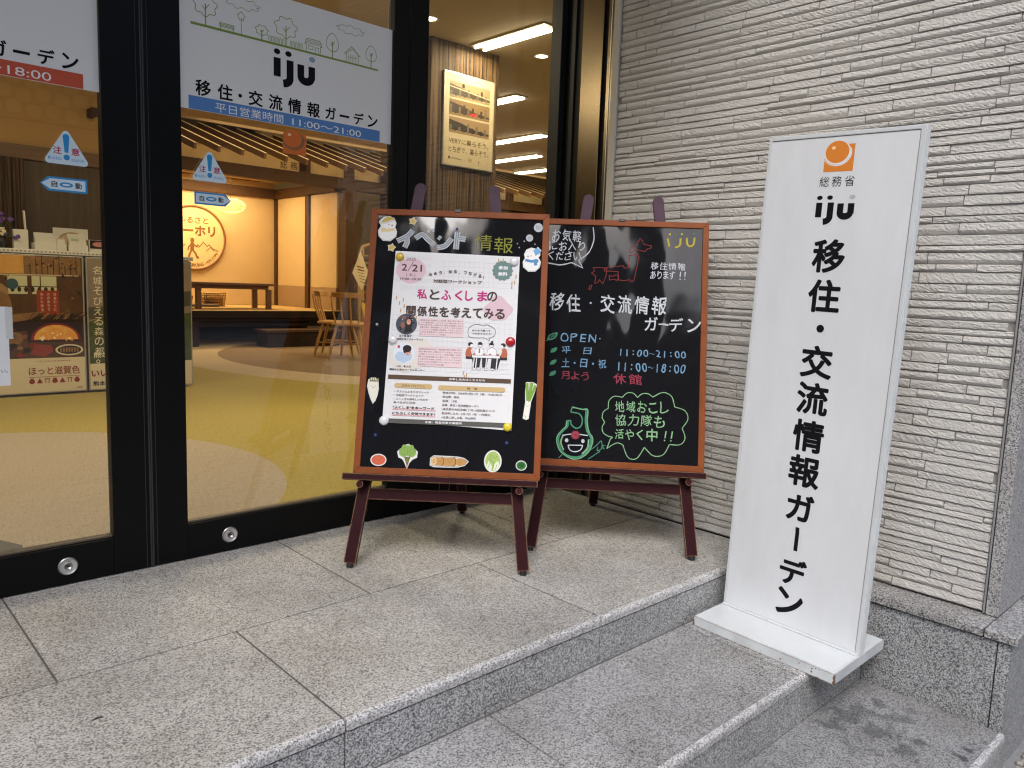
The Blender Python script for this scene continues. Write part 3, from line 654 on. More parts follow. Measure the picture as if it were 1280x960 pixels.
# reed pillar with framed poster
t = thing("reed_pillar", "floor to ceiling pillar clad in dark striped split reed behind the easels", "pillar", (4.1, 5.2, 0))
mb = MB(); mb.box(3.775, 4.475, 5.05, 5.55, 0, 2.879, reed); mb.build("cladding", t, bevel=.004, world=True)
pt = thing("framed_poster", "cream street photo poster in a thin frame on the striped reed pillar", "poster", (4.15, 5.04, 1.94))
cream = P("cream_paper", (.36, .295, .175), .6)
mb = MB(); mb.box(3.892, 4.418, 5.028, 5.048, 1.930, 2.652, P("alu_frame", (.45, .43, .38), .4, .8)); mb.build("frame", pt, bevel=.002, world=True)
A = Art(lambda a, b, l: (a, 5.0278 - l, b)); A.rect(3.900, 1.938, 4.410, 2.644, cream); A.build("sheet", pt, world=True)
A = Art(lambda a, b, l: (a, 5.0268 - l, b))
pics = [(2.46, 2.58, (126, 110, 80), (60, 52, 40)), (2.325, 2.445, (112, 90, 58), (52, 42, 28)), (2.19, 2.31, (120, 98, 68), (44, 36, 26))]
for i, (b0, b1, c1, c2) in enumerate(pics):
    m1 = flat("street_picture_tone_%s" % "abc"[i], c1); m2 = flat("street_picture_dark_%s" % "abc"[i], c2)
    A.rect(3.945, b0, 4.365, b1, m1)
    A.poly([(3.945, b0 + .02), (3.945, b1 - .02), (4.08, b1 - .04), (4.20, b0 + .05), (4.365, b0 + .035), (4.365, b0 + .02)], m2)
    for k in range(9):
        x = 3.95 + k * .045; hh = .03 + .05 * ((k * 7 + i * 3) % 5) / 5; A.rect(x, b0 + .015, x + .022, b0 + .02 + hh, m2 if k % 2 else flat("street_picture_grey", (90, 80, 62)))
A.poly([(3.945, 2.545), (4.365, 2.505), (4.365, 2.50), (3.945, 2.537)], cream); A.rect(4.07, 2.545, 4.095, 2.575, flat("street_picture_black", (26, 22, 18)))
A.rect(4.16, 2.345, 4.23, 2.365, flat("street_picture_red", (150, 40, 30)))
kraft = flat("poster_brown_ink", (86, 66, 36))
A.text("VERYに暮らそう。", 3.945, 4.365, 2.108, 2.150, kraft, -.004); A.text("とちぎで、暮らそう。", 3.945, 4.365, 2.040, 2.086, kraft, -.004)
A.rect(3.945, 1.985, 3.965, 2.005, kraft); A.stroke([(3.98, 1.995), (4.08, 1.990)], .004, kraft); A.ell(4.17, 1.995, .022, .016, flat("poster_grey_ink", (150, 130, 90))); A.text("Y", 4.25, 4.275, 1.975, 2.0, kraft)
A.build("printing", pt, world=True)

# --- left: poster counter and the timber wall behind it
t = thing("timber_wall", "inner wall of dark planks under an orange panel behind the poster counter", "wall", (.5, 7.6, 0))
plank = P("dark_plank", (.13, .08, .038), .55, col2=(.055, .034, .016), nscale=4, namt=.55, stretch=(7, 1, .5), bump=.2)
mb = MB(); mb.box(-8, 2.3, 7.6, 7.75, 0, 1.885, plank); mb.build("plank_panel", t, world=True)
mb = MB(); mb.box(-8, 2.3, 7.57, 7.75, 1.886, 2.0, P("warm_timber", (.22, .115, .042), .5, col2=(.15, .075, .028), nscale=4, stretch=(.4, 1, 8))); mb.build("rail", t, bevel=.004, world=True)
orp = P("orange_paper_panel", (.50, .29, .095), .7)
mb = MB(); mb.box(-8, 2.3, 7.61, 7.75, 2.001, 2.879, orp); mb.build("upper_panel", t, world=True)
A = Art(lambda a, b, l: (a, 7.609 - l, b)); opal = P("opal_pattern", (.54, .325, .115), .7); A.rect(1.2, 2.200, 2.24, 2.212, P("panel_line", (.44, .25, .08), .7))
for i in range(7):
    for j in range(3):
        cx = 1.34 + i * .142 - (.07 if j % 2 else 0); A.rrect(cx - .055, 2.235 + j * .12 + .02 * (i % 2), cx + .055, 2.335 + j * .12 + .02 * (i % 2), .035, opal)
A.build("oval_pattern", t, world=True)
mb = MB(); mb.box(2.02, 2.07, 7.46, 7.608, 2.30, 2.37, dk); mb.build("bracket", t, bevel=.003, world=True)
mb = MB(); mb.box(-.2, 1.515, 7.50, 7.598, 0, 1.884, reed); mb.build("reed_strip", t, world=True)
t = thing("poster_counter", "low display counter with a white perforated rim behind the big posters", "counter", (1.6, 7.2, 0))
wh = P("white_enamel", (.78, .74, .66), .4)
mb = MB(); mb.box(-1.6, 2.66, 7.03, 7.45, .02, 1.11, P("counter_grey", (.30, .26, .2), .6)); mb.build("cabinet", t, bevel=.004, world=True)
mb = MB(); mb.box(-1.62, 2.68, 7.0, 7.46, 1.112, 1.145, wh); mb.build("top", t, bevel=.004, world=True)
mb = MB()
for k in range(60): mb.box(1.0 + k * .028, 1.012 + k * .028, 6.9985, 7.0005, 1.124, 1.133, P("rim_hole", (.25, .2, .14), .7))
mb.build("rim_perforation", t, world=True)
def print_poster(name, label, x0, x1, y, z0, z1, lean=.0):
    t = thing(name, label, "poster", ((x0 + x1) / 2, y, z0))
    mb = MB(); mb.box(x0, x1, y, y + .012, z0, z1, P("poster_frame_edge", (.55, .52, .48), .4, .6)); mb.build("frame", t, bevel=.002, world=True); return t
fnp = lambda y: (lambda a, b, l: (a, y - l, b))
pcream = P("poster_cream", (.80, .70, .50), .35)
t = print_poster("pottery_poster", "large brown pottery kiln poster with a cream foot leaning on the counter", 1.02, 1.795, 6.985, .02, 1.105)
A = Art(fnp(6.9845)); A.rect(1.03, .03, 1.785, 1.095, pcream); A.build("sheet", t, world=True)
br1 = P("kiln_photo_brown", (.16, .075, .025), .35, col2=(.05, .022, .01), nscale=7, namt=.5); br2 = P("kiln_photo_dark", (.03, .014, .008), .35); br3 = P("kiln_photo_tan", (.34, .19, .075), .35, col2=(.2, .1, .04), nscale=14)
fire = P("kiln_photo_fire", (.95, .62, .16), .35, col2=(.80, .24, .03), nscale=9, namt=.5); gls = P("kiln_photo_window", (.62, .60, .36), .35); rd_ = P("kiln_photo_red", (.26, .02, .015), .35); rdt = flat("poster_russet_ink", (150, 56, 34))
A = Art(fnp(6.9838))
A.rect(1.03, .30, 1.785, 1.095, br1); A.rect(1.03, .955, 1.46, 1.095, P("kiln_photo_sunset", (.55, .25, .05), .35, col2=(.8, .45, .12), nscale=5)); A.rect(1.38, .945, 1.775, 1.09, br3)
for k in range(9): A.rect(1.42 + k * .04, .95, 1.426 + k * .04, 1.04 + .03 * (k % 3), br2)
A.stroke([(1.03, .945), (1.785, .950)], .008, P("kiln_photo_line", (.65, .5, .3), .4))
A.rect(1.27, .80, 1.40, .94, gls); A.rect(1.43, .80, 1.60, .94, gls); A.rect(1.485, .80, 1.492, .94, br2); A.rect(1.25, .855, 1.62, .862, br2)
for k in range(7): A.ell(1.30 + k * .045, .835, .013, .02, br2)
A.ell(1.15, .81, .125, .085, P('kiln_photo_shirt', (.42, .27, .12), .35, col2=(.3, .18, .08), nscale=30)); A.poly([(1.06, .80), (1.14, .88), (1.28, .78), (1.30, .66), (1.24, .66), (1.2, .74), (1.1, .70)], br3); A.ell(1.30, .875, .04, .042, P("kiln_photo_blue", (.05, .10, .12), .35))
A.rect(1.46, .64, 1.615, .83, P("kiln_photo_panel", (.32, .045, .02), .35))
for k, s in enumerate(("信楽の土と", "火のまちで", "あたたまる")):
    for j, ch in enumerate(s): A.text(ch, 1.575 - k * .045, 1.595 - k * .045, .79 - j * .03, .812 - j * .03, pcream)
A.poly([(1.22, .60), (1.78, .66), (1.78, .56), (1.25, .50)], br2); A.poly([(1.2, .63), (1.52, .67), (1.40, .60), (1.22, .57)], br3)
A.rect(1.385, .425, 1.775, .60, br2); A.poly([(1.42, .44)] + arc(1.585, .44, .175, .135, 180, 0, 16), rd_); A.poly([(1.433, .445)] + arc(1.585, .445, .155, .115, 180, 0, 16), fire)
A.ell(1.59, .49, .05, .045, P("kiln_photo_pot", (.90, .36, .06), .35)); A.ell(1.50, .475, .035, .03, MATS["kiln_photo_pot"]); A.ell(1.68, .47, .03, .03, MATS["kiln_photo_pot"])
A.ell(1.18, .50, .09, .07, br2); A.ell(1.29, .46, .07, .05, br3)
for k in range(10): A.ell(1.20 + .045 * (k % 6), .33 + .035 * (k % 3), .026, .02, rd_ if k % 2 else br2)
A.poly([(1.40, .33), (1.50, .31), (1.56, .35), (1.55, .40), (1.44, .41)], P("kiln_photo_box", (.30, .05, .035), .35)); A.ell(1.675, .36, .10, .045, pcream); A.ell(1.675, .36, .085, .034, br2)
for k in range(7): A.ell(1.615 + k * .02, .36, .008, .022, br3)
rr = random.Random(11); tones = [br2, br3, P("kiln_photo_umber", (.09, .045, .02), .35), P("kiln_photo_ochre", (.42, .25, .10), .35), P("kiln_photo_clay", (.24, .11, .05), .35)]
for k in range(60):
    x, y = rr.uniform(1.05, 1.75), rr.uniform(.60, .94)
    if 1.25 < x < 1.62 and y > .62: continue
    A.poly([(x, y), (x + rr.uniform(.01, .05), y + rr.uniform(-.01, .02)), (x + rr.uniform(.0, .05), y + rr.uniform(.01, .05))], rr.choice(tones))
for k in range(46):
    x, y = rr.uniform(1.05, 1.38), rr.uniform(.31, .62); A.ell(x, y, rr.uniform(.006, .024), rr.uniform(.006, .018), rr.choice(tones + [rd_]))
for k in range(22): x = 1.40 + .017 * k; A.stroke([(x, .605), (x + rr.uniform(.02, .06), .655)], .006, rr.choice(tones))
for k in range(26): x = rr.uniform(1.47, 1.70); A.ell(x, rr.uniform(.445, .50), rr.uniform(.005, .014), rr.uniform(.006, .02), rr.choice([fire, MATS["kiln_photo_pot"], P("kiln_photo_glow", (1, .82, .42), .35)]))
for k in range(40): x = rr.uniform(1.39, 1.77); A.ell(x, rr.uniform(1.0, 1.085), .008, .006, rr.choice([P("kiln_photo_leaf", (.50, .24, .05), .35), br3, br2]))
A.build("printing", t, world=True)
A = Art(fnp(6.9832)); A.text("ほっと滋賀色", 1.385, 1.745, .165, .232, rdt, .012); A.text("つながるひろがる滋賀の旅", 1.44, 1.68, .268, .280, rdt)
A.stroke([(1.385, .150), (1.745, .150)], .003, rdt); A.text("滋賀県", 1.72, 1.765, .045, .060, rdt)
for k in range(7):
    cx = 1.405 + k * .053
    if k % 3 == 0: A.ell(cx, .115, .02, .018, rdt); A.rect(cx - .012, .128, cx + .012, .14, rdt)
    elif k % 3 == 1: A.poly([(cx - .02, .10), (cx + .02, .10), (cx + .012, .12), (cx, .14), (cx - .012, .12)], rdt)
    else: A.rect(cx - .02, .130, cx + .02, .137, rdt); A.rect(cx - .014, .10, cx - .009, .13, rdt); A.rect(cx + .009, .10, cx + .014, .13, rdt)
A.build("lettering", t, world=True)
t = print_poster("castle_poster", "tall green forest poster with white vertical writing right of the kiln poster", 1.812, 2.655, 6.982, .02, 1.105)
A = Art(fnp(6.9815)); A.rect(1.822, .03, 2.645, 1.095, pcream); A.build("sheet", t, world=True)
A = Art(fnp(6.9808))
A.rect(1.822, .24, 2.645, 1.095, P("castle_photo_sky", (.20, .19, .19), .35, col2=(.40, .27, .15), nscale=3, namt=.5))
A.poly([(1.822, .60), (2.645, .72), (2.645, .85), (2.4, .82), (2.1, .72), (1.822, .70)], P("castle_photo_hill", (.10, .085, .06), .35)); A.poly([(1.822, .24), (2.645, .24), (2.645, .66), (2.3, .60), (2.0, .64), (1.822, .58)], P("castle_photo_forest", (.035, .05, .012), .35, col2=(.12, .14, .03), nscale=18, namt=.5))
A.build("printing", t, world=True)
A = Art(fnp(6.9802)); pw = flat("poster_white_ink", (236, 226, 196))
for i, ch in enumerate("名城そびえる森の都。"):
    z = 1.0 - i * .0825; k = .034 if i not in (9,) else .016
    A.text(ch, 1.895 - k - (.012 if i == 9 else 0), 1.895 + k - (.012 if i == 9 else 0), z - k, z + k, pw, .004)
A.build("vertical_title", t, world=True); A = Art(fnp(6.9802))
A.text("熊本", 1.85, 1.965, .285, .335, pw, .02); A.text("熊本県", 1.84, 1.98, .055, .095, ink, .02); A.text("いいね", 1.83, 2.03, .13, .19, rdt, .03); A.rect(2.52, .10, 2.58, .16, flat("poster_red_patch", (190, 50, 40)))
A.build("footer_lettering", t, world=True)
# things on the counter
zc = 1.146
t = thing("flower_vase", "dark vase of purple and white flowers on the poster counter", "vase", (1.22, 7.15, zc))
mb = MB(); mb.lathe([(.0, 0), (.05, 0), (.065, .04), (.045, .09), (.03, .10), (.034, .115)], (1.24, 7.15, zc), P("dark_glaze", (.02, .02, .025), .3), 16); mb.build("vase", t, world=True)
mb = MB(); leaf = P("leaf_green", (.06, .11, .03), .6); pur = P("purple_petal", (.16, .07, .30), .6); whp = P("cream_petal", (.75, .68, .42), .6)
for k in range(26):
    a = random.uniform(0, 2 * PI); r = random.uniform(.02, .15); z = zc + .12 + random.uniform(0, .16) - r * .3; p = Vector((1.24 + r * math.cos(a), 7.15 + r * math.sin(a) * .6, z)); mb.tube([(1.24, 7.15, zc + .10), p], [.003, .002], leaf, 5)
    bm = bmesh.new(); bmesh.ops.create_icosphere(bm, subdivisions=1, radius=.022); mm = (pur, pur, leaf, whp)[k % 4]
    mb.add([(p.x + v.co.x * random.uniform(.6, 1.5), p.y + v.co.y, p.z + v.co.z * random.uniform(.5, 1.3)) for v in bm.verts], [tuple(v.index for v in f.verts) for f in bm.faces], mm); bm.free()
mb.build("flowers", t, world=True)
pap = P("white_paper", (.76, .72, .62), .6); kraftp = P("kraft_paper", (.46, .32, .17), .7)
def paper_box(name, label, x, y, w_, d, h, m, fan=0):
    mb = MB(); mb.box(x - w_ / 2, x + w_ / 2, y - d / 2, y + d / 2, zc, zc + h, m)
    for k in range(fan): mb.box(x - w_ / 2 + .008, x + w_ / 2 - .008, y - d / 2 + .012 + k * .012, y - d / 2 + .015 + k * .012, zc + h, zc + h + .03 + .01 * k, pap)
    tag(mb.build(name, origin=(x, y, zc), bevel=.002), label, "leaflet holder")
paper_box("card_box", "upright white card stand beside the flower vase on the counter", 1.40, 7.16, .10, .06, .15, pap)
paper_box("leaflet_tray", "low white leaflet tray right of the card stand on the counter", 1.555, 7.14, .15, .14, .055, pap, 6)
paper_box("leaflet_tray", "small pale leaflet tray in the middle of the counter", 1.665, 7.12, .07, .12, .05, pap, 3)
paper_box("leaflet_tray", "white leaflet tray in front of the round brown pamphlet on the counter", 1.78, 7.10, .14, .12, .05, pap, 7)
t = thing("pamphlet", "upright pamphlet with a round brown motif leaning on the counter", "pamphlet", (1.80, 7.30, zc))
mb = MB(); mb.box(1.66, 1.92, 7.30, 7.305, zc, zc + .19, pap); mb.build("sheet", t, world=True)
A = Art(fnp(7.2996)); A.ell(1.80, zc + .085, .105, .075, P("pamphlet_brown", (.45, .27, .13), .6)); A.ell(1.80, zc + .085, .09, .06, P("pamphlet_tan", (.60, .45, .27), .6)); A.build("printing", t, world=True)
t = thing("leaflet_pile", "dark printed leaflet pile at the black door stile on the counter", "leaflet", (1.97, 7.2, zc))
mb = MB(); mb.box(1.875, 2.08, 7.1, 7.28, zc, zc + .10, pap); mb.build("stack", t, bevel=.002, world=True)
A = Art(fnp(7.0995)); A.rect(1.88, zc + .03, 2.07, zc + .098, br2); A.ell(1.95, zc + .065, .05, .02, P("leaflet_pink", (.6, .25, .22), .6)); A.build("printing", t, world=True)
for i_, (x, y, z_, cc, lb) in enumerate(((1.53, 7.09, .065, (.62, .60, .52), "pale leaflet standing in the left leaflet tray"), (1.60, 7.12, .085, (.30, .42, .46), "blue grey leaflet standing in the left leaflet tray"), (1.665, 7.09, .075, (.55, .22, .15), "reddish leaflet in the small middle tray"), (1.76, 7.06, .08, (.42, .50, .30), "greenish leaflet at the front of the right tray"), (1.81, 7.07, .07, (.72, .66, .50), "cream leaflet at the front of the right tray"))):
    mb = MB(); mb.box(x - .026, x + .026, y - .003, y, zc + .02, zc + .02 + z_, P("leaflet_tone_" + "abcde"[i_], cc, .5)); mb.box(x - .02, x + .02, y - .0036, y - .003, zc + .035, zc + .05, pap); tag(mb.build("leaflet", origin=(x, y, zc)), lb, "leaflet")
mb = MB(); mb.bar((1.452, 7.2, zc), (1.440, 7.2, zc + .30), .016, .008, pap); tag(mb.build("paper_strip", origin=(1.45, 7.2, zc)), "thin upright white paper strip standing on the counter", "paper strip")

# --- the timber hut with its raised floor
hut = thing("timber_hut", "open dark timber hut with raised floor and rafters at the back of the room", "hut", (5.3, 10.8, 0))
def hb(name, boxes, m, bev=.006):
    mb = MB()
    for b_ in boxes: mb.box(*b_, m)
    return mb.build(name, hut, bevel=bev, world=True)
tat = P("straw_floor", (.62, .42, .16), .7, col2=(.52, .34, .12), nscale=30, stretch=(1, 20, 1))
oran = P("orange_plaster", (.68, .50, .26), .85, col2=(.62, .455, .23), nscale=5)
lowp = P("lower_board", (.36, .235, .125), .7)
hb("floor_deck", [(3.9, 6.62, 10.84, 13.0, .46, .505)], tat)
hb("floor_edge", [(3.98, 6.66, 10.78, 10.84, .395, .50), (3.98, 6.66, 10.80, 10.86, .355, .392)], dk2)
hb("floor_joist", [(4.2, 6.6, 10.86, 10.92, .27, .352)], dk2)
for x in (4.10, 6.55): hb("floor_post", [(x, x + .10, 10.80, 10.90, .003, .352)], dk2)
hb("floor_recess", [(3.98, 6.6, 12.2, 12.25, .0, .35)], dk2)
hb("back_wall", [(2.5, 6.4, 13.0, 13.1, .506, 2.60)], oran)
hb("back_beam", [(2.5, 6.40, 12.93, 12.998, 2.34, 2.50)], dk)
hb("side_wall", [(6.42, 6.5, 10.95, 12.99, .505, .855)], lowp); hb("side_panel", [(6.425, 6.5, 10.95, 12.99, .856, 2.34)], oran)
hb("side_beam", [(6.37, 6.5, 10.92, 12.93, 2.341, 2.49)], dk)
for y in (12.93, 11.78): hb("side_post", [(6.385, 6.47, y, y + .12, .505, 2.34)], dk)
hb("inner_ceiling", [(2.5, 6.5, 10.95, 13.0, 2.61, 2.66)], oran)
hb("front_post", [(6.45, 6.65, 10.72, 10.92, .003, 2.37)], dk); hb("front_post", [(7.18, 7.36, 10.72, 10.9, .003, 3.6)], dk); hb("front_post", [(3.25, 3.42, 10.72, 10.9, .003, 2.37)], dk)
hb("front_beam", [(2.5, 12, 10.74, 10.90, 2.371, 2.54)], dk)
hb("upper_panel", [(2.5, 7.1, 10.83, 10.86, 2.541, 2.755)], oran); hb("upper_panel", [(7.37, 12, 10.83, 10.86, 2.541, 2.755)], P("pale_paper", (.72, .60, .36), .8))
for x in (5.72, 6.47, 7.95, 8.9, 9.85, 10.8): hb("strut", [(x, x + .15, 10.76, 10.829, 2.541, 2.735)], dk)
hb("lower_panel", [(7.37, 12, 10.83, 10.86, .0, 2.370)], dk)
cpl, spl = math.cos(R_(16.6)), math.sin(R_(16.6))
lit = P("lit_rafter_top", (.85, .74, .50), .5)  # pale caps paint in the light grazing the rafter tops
for i in range(26):
    x = 3.31 + .312 * i
    fn = lambda a, b, c: (a, 10.2 + b * cpl - c * spl, 2.615 + b * spl + c * cpl)
    mb = MB(); mb.box(x, x + .035, 0, 2.4, -.045, .032, P("rafter_timber", (.15, .078, .032), .5, col2=(.09, .045, .018), nscale=9, namt=.7, stretch=(1, .2, 6)), fn); rf = mb.build("rafter", hut, world=True)
    mb = MB(); mb.box(x - .001, x + .036, -.001, 2.4, .0322, .036, lit, fn); mb.build("lit_top_strip", rf)
    bpy.data.objects[rf.name].children[0].data.transform(Matrix.Translation(-Vector(ROOTLOC[hut.name])))
area("hut_lamp", (5.0, 12.2, 2.55), 1.6, .9, 40, col=(1, .73, .40)); area("hut_lamp", (4.1, 12.6, 2.4), 0.4, .3, 16, col=(1, .73, .40)); area("roof_fill_light", (6.0, 10.6, 4.1), 7.0, .5, 34, col=(1, .72, .38)); area("eave_fill_light", (5.4, 9.7, 2.75), 3.0, .06, 5, rot=(R_(70), 0, 0), col=(1, .7, .35)); area("eave_fill_light", (9.6, 9.7, 2.75), 3.0, .06, 5, rot=(R_(70), 0, 0), col=(1, .7, .35))  # roof and eave lights are unseen fills added to brighten the rafters
t = thing("pendant_lamp", "ribbed oval bamboo lamp glowing softly near the hut's back wall", "lamp", (5.33, 12.35, 2.0))
mb = MB(); lp = P("lamp_bamboo", (1, .66, .25), .6, emit=.45)
for k in range(9):
    z = 1.99 + k * .026; r = .23 * math.sqrt(max(.06, 1 - ((k - 4) / 4.6) ** 2)); mb.tube([(5.33 + r * math.cos(q), 12.35 + r * math.sin(q), z) for q in [2 * PI * i / 28 for i in range(29)]], .008, lp, 6, False)
mb.build("shade", t, world=True); mb = MB(); mb.tube([(5.33, 12.35, 2.22), (5.33, 12.35, 2.609)], .005, dk2, 6); mb.build("cord", t, world=True)
# round wall sign
t = thing("round_sign", "round cream wall sign with brown rim and a walking figure inside the hut", "sign", (4.985, 12.97, 1.05))
mb = MB(); f = lambda x, y, z: (4.985 + x, 12.995 - z, 1.585 + y); brn = P("sign_brown", (.27, .11, .035), .5); scr = P("sign_cream", (.80, .60, .30), .6)
mb.lathe([(.525, 0), (.525, .035), (.495, .035), (.495, .02)], (0, 0, 0), brn, 48, f); mb.build("rim", t, world=True)
mb = MB(); mb.lathe([(.497, .018), (.0005, .0185)], (0, 0, 0), scr, 48, f, False); mb.build("disc", t, world=True)
A = Art(lambda a, b, l: (4.985 + a, 12.974 - l, 1.585 + b))
A.text("ふるさと", -.25, .235, .235, .335, brn, .012); A.text("ワーホリ", -.36, .35, .03, .20, brn, .035)
A.ell(-.03, -.045, .032, .036, brn); A.poly([(-.07, -.015), (.005, -.015), (-.03, 0.0)], brn)
A.stroke([(-.03, -.08), (-.035, -.20)], .06, brn); A.stroke([(-.04, -.19), (-.07, -.26), (-.10, -.33), (-.075, -.335)], .03, brn); A.stroke([(-.03, -.19), (.02, -.25), (.05, -.32), (.075, -.31)], .03, brn); A.stroke([(-.04, -.10), (-.09, -.15), (-.10, -.20)], .022, brn); A.stroke([(-.02, -.10), (.04, -.14), (.07, -.11)], .022, brn)
A.stroke([(.07, -.16), (.15, -.06), (.21, -.13), (.24, -.10), (.30, -.16), (.40, -.20)], .012, brn); A.stroke([(.19, -.21), (.27, -.14), (.33, -.20)], .010, brn); A.stroke([(-.42, -.16), (-.30, -.07), (-.20, -.15), (-.14, -.11)], .012, brn)
s_ = "FURUSATO WORKING HOLIDAY"
for i, ch in enumerate(s_):
    if ch == ' ': continue
    q = R_(212 + 116 * i / (len(s_) - 1)); A.text(ch, .44 * math.cos(q) - .02, .44 * math.cos(q) + .02, .44 * math.sin(q) - .026, .44 * math.sin(q) + .026, brn, .01, rot=q - 1.5 * PI)
A.build("lettering", t, world=True)
# low table and baskets on the deck
tw = P("oak_brown", (.20, .095, .033), .45, col2=(.14, .065, .022), nscale=6, stretch=(.5, 6, 6))
t = thing("low_table", "long low brown table standing on the hut's straw floor", "table", (4.4, 11.3, .505))
mb = MB(); mb.box(3.1, 5.53, 11.2, 11.85, .855, .892, tw); mb.build("tabletop", t, bevel=.008, world=True)
mb = MB(); mb.box(3.2, 5.44, 11.26, 11.29, .80, .854, tw); mb.box(3.2, 5.44, 11.76, 11.79, .80, .854, tw); mb.build("apron", t, world=True)
for x in (3.2, 4.35, 5.42):
    for y in (11.27, 11.75): mb = MB(); mb.box(x, x + .075, y, y + .06, .506, .80, tw); mb.build("leg", t, bevel=.004, world=True)
def basket(name, label, x, y, w_, d, h, m):
    t = thing(name, label, "basket", (x, y, .505))
    mb = MB(); n = 10
    for k in range(6): 
        zz = .512 + h * k / 5; f_ = .9 + .1 * k / 5; mb.tube([(x + w_ / 2 * f_ * sx, y + d / 2 * f_ * sy, zz) for sx, sy in ((-1, -1), (1, -1), (1, 1), (-1, 1), (-1, -1))], .012, m, 6)
    for k in range(n):
        for s in (-1, 1): mb.tube([(x - w_ / 2 * .9 + w_ * .9 * k / (n - 1), y + s * d / 2 * .9, .508), (x - w_ / 2 + w_ * k / (n - 1), y + s * d / 2, .512 + h)], .008, m, 5)
    mb.build("weave", t, world=True)
    mb = MB(); mb.box(x - w_ * .42, x + w_ * .42, y - d * .42, y + d * .42, .51, .51 + h * .7, P("basket_liner", (.36, .2, .07), .8)); mb.build("filling", t, world=True)
wick = P("wicker", (.50, .32, .12), .6)
basket("woven_basket", "woven basket under the middle of the low table in the hut", 4.98, 12.3, .34, .3, .20, wick); basket("wicker_basket", "small basket at the dark table leg by the hut's left side", 4.45, 12.2, .28, .3, .15, P("red_wicker", (.42, .19, .07), .6))
mb = MB(); mb.box(4.45, 4.98, 11.95, 12.25, .506, .545, P("grey_cushion", (.13, .10, .08), .8)); tag(mb.build("floor_cushion", origin=(4.7, 12.1, .506), bevel=.015, seg=3), "flat dark cushion on the straw floor between the two baskets", "cushion")
t = thing("step_block", "dark wooden step block at the foot of the hut", "step", (5.57, 10.55, 0))
mb = MB(); mb.box(5.0, 6.15, 10.38, 10.74, .003, .21, dk2); mb.build("body", t, bevel=.006, world=True); mb = MB(); mb.box(4.97, 6.18, 10.36, 10.76, .211, .25, dk); mb.build("tread", t, bevel=.005, world=True)
# spindle-back chairs
cw = P("honey_beech", (.60, .33, .10), .4, col2=(.52, .28, .08), nscale=8, stretch=(6, 6, 1))
ch = thing("spindle_chair", "honey brown spindle back chair turned towards the right in the room", "chair", (5.33, 9.05, 0), (0, 0, R_(-43)))
# local: +x is where the sitter faces
mb = MB(); mb.prism([(.24, -.20), (.24, .20), (.16, .225), (-.2, .21), (-.22, .18), (-.22, -.18), (-.2, -.21), (.16, -.225)], .425, .455, cw, lambda a, b, c: (a, b, c)); mb.build("seat", ch, bevel=.008)
for sx, sy in ((1, 1), (1, -1), (-1, 1), (-1, -1)):
    mb = MB(); mb.tube([(sx * .155, sy * .14, .425), (sx * .21, sy * .185, .2), (sx * .25, sy * .21, .002)], [.016, .020, .012], cw, 10); mb.build("leg", ch)
mb = MB()
for sy in (1, -1): mb.tube([(.215, sy * .19, .18), (0, sy * .19, .185), (-.215, sy * .19, .18)], [.008, .012, .008], cw, 8)
mb.tube([(0, .19, .185), (0, -.19, .185)], .010, cw, 8); mb.build("stretcher", ch)
for k, y in enumerate((-.17, -.06, .06, .17)):
    mb = MB(); mb.tube([(-.19, y * .85, .45), (-.255, y, .65), (-.285, y * 1.05, .80)], [.012, .011, .009], cw, 8); mb.build("spindle", ch)
mb = MB(); mb.prism(arc(-.06, 0, .235, .24, 118, 242, 10) + arc(-.06, 0, .21, .215, 242, 118, 10), .775, .84, cw, lambda a, b, c: (a - .005 - (c - .78) * .25, b, c)); mb.build("top_rail", ch, bevel=.006)
dup(ch, (5.28, 8.62, 0), R_(42), "honey brown spindle back chair nearer the left easel, its back to the door")
bpy.data.objects["spindle_chair.001"]['group'] = ch['group'] = "spindle back chairs in the room"
# bamboo rack with diamond notice
t = thing("bamboo_rack", "tall arched bamboo rack at the end of the hut behind the chairs", "rack", (6.75, 10.25, 0))
mb = MB(); mb.tube([(6.42, 10.25, .003), (6.40, 10.25, 1.35), (6.46, 10.25, 1.50), (6.58, 10.25, 1.54), (6.95, 10.25, 1.54), (7.08, 10.25, 1.46), (7.10, 10.25, .003)], .022, wick, 8); mb.build("hoop", t, world=True)
mb = MB()
for k in range(12): mb.box(6.43, 7.09, 10.24, 10.25, .15 + k * .11, .165 + k * .11, wick)
for k in range(6): mb.box(6.47 + k * .11, 6.485 + k * .11, 10.251, 10.26, .1, 1.5, wick)
mb.build("lattice", t, world=True)
A = Art(lambda a, b, l: (a, 10.20 - l, b)); A.poly([(6.39, 1.43), (6.25, 1.10), (6.42, .83), (6.53, 1.12)], P("notice_cream", (.74, .60, .34), .6)); bt = flat("notice_brown_ink", (120, 72, 30))
for k in range(6): A.stroke([(6.33 + .012 * k, 1.20 - k * .045), (6.45 + .008 * k, 1.18 - k * .045)], .02 if k < 2 else .008, bt)
tag(A.build("diamond_notice", origin=(6.39, 10.2, .83)), "cream diamond shaped notice hanging on the bamboo rack", "notice")
A = Art(lambda a, b, l: (a, 10.19 - l, b)); A.poly([(6.40, .66), (6.56, .64), (6.56, .33), (6.46, .42)], P("yellow_cloth", (.70, .44, .05), .7)); tag(A.build("yellow_pennant", origin=(6.48, 10.19, .4)), "small yellow pennant hanging low on the bamboo rack", "pennant")

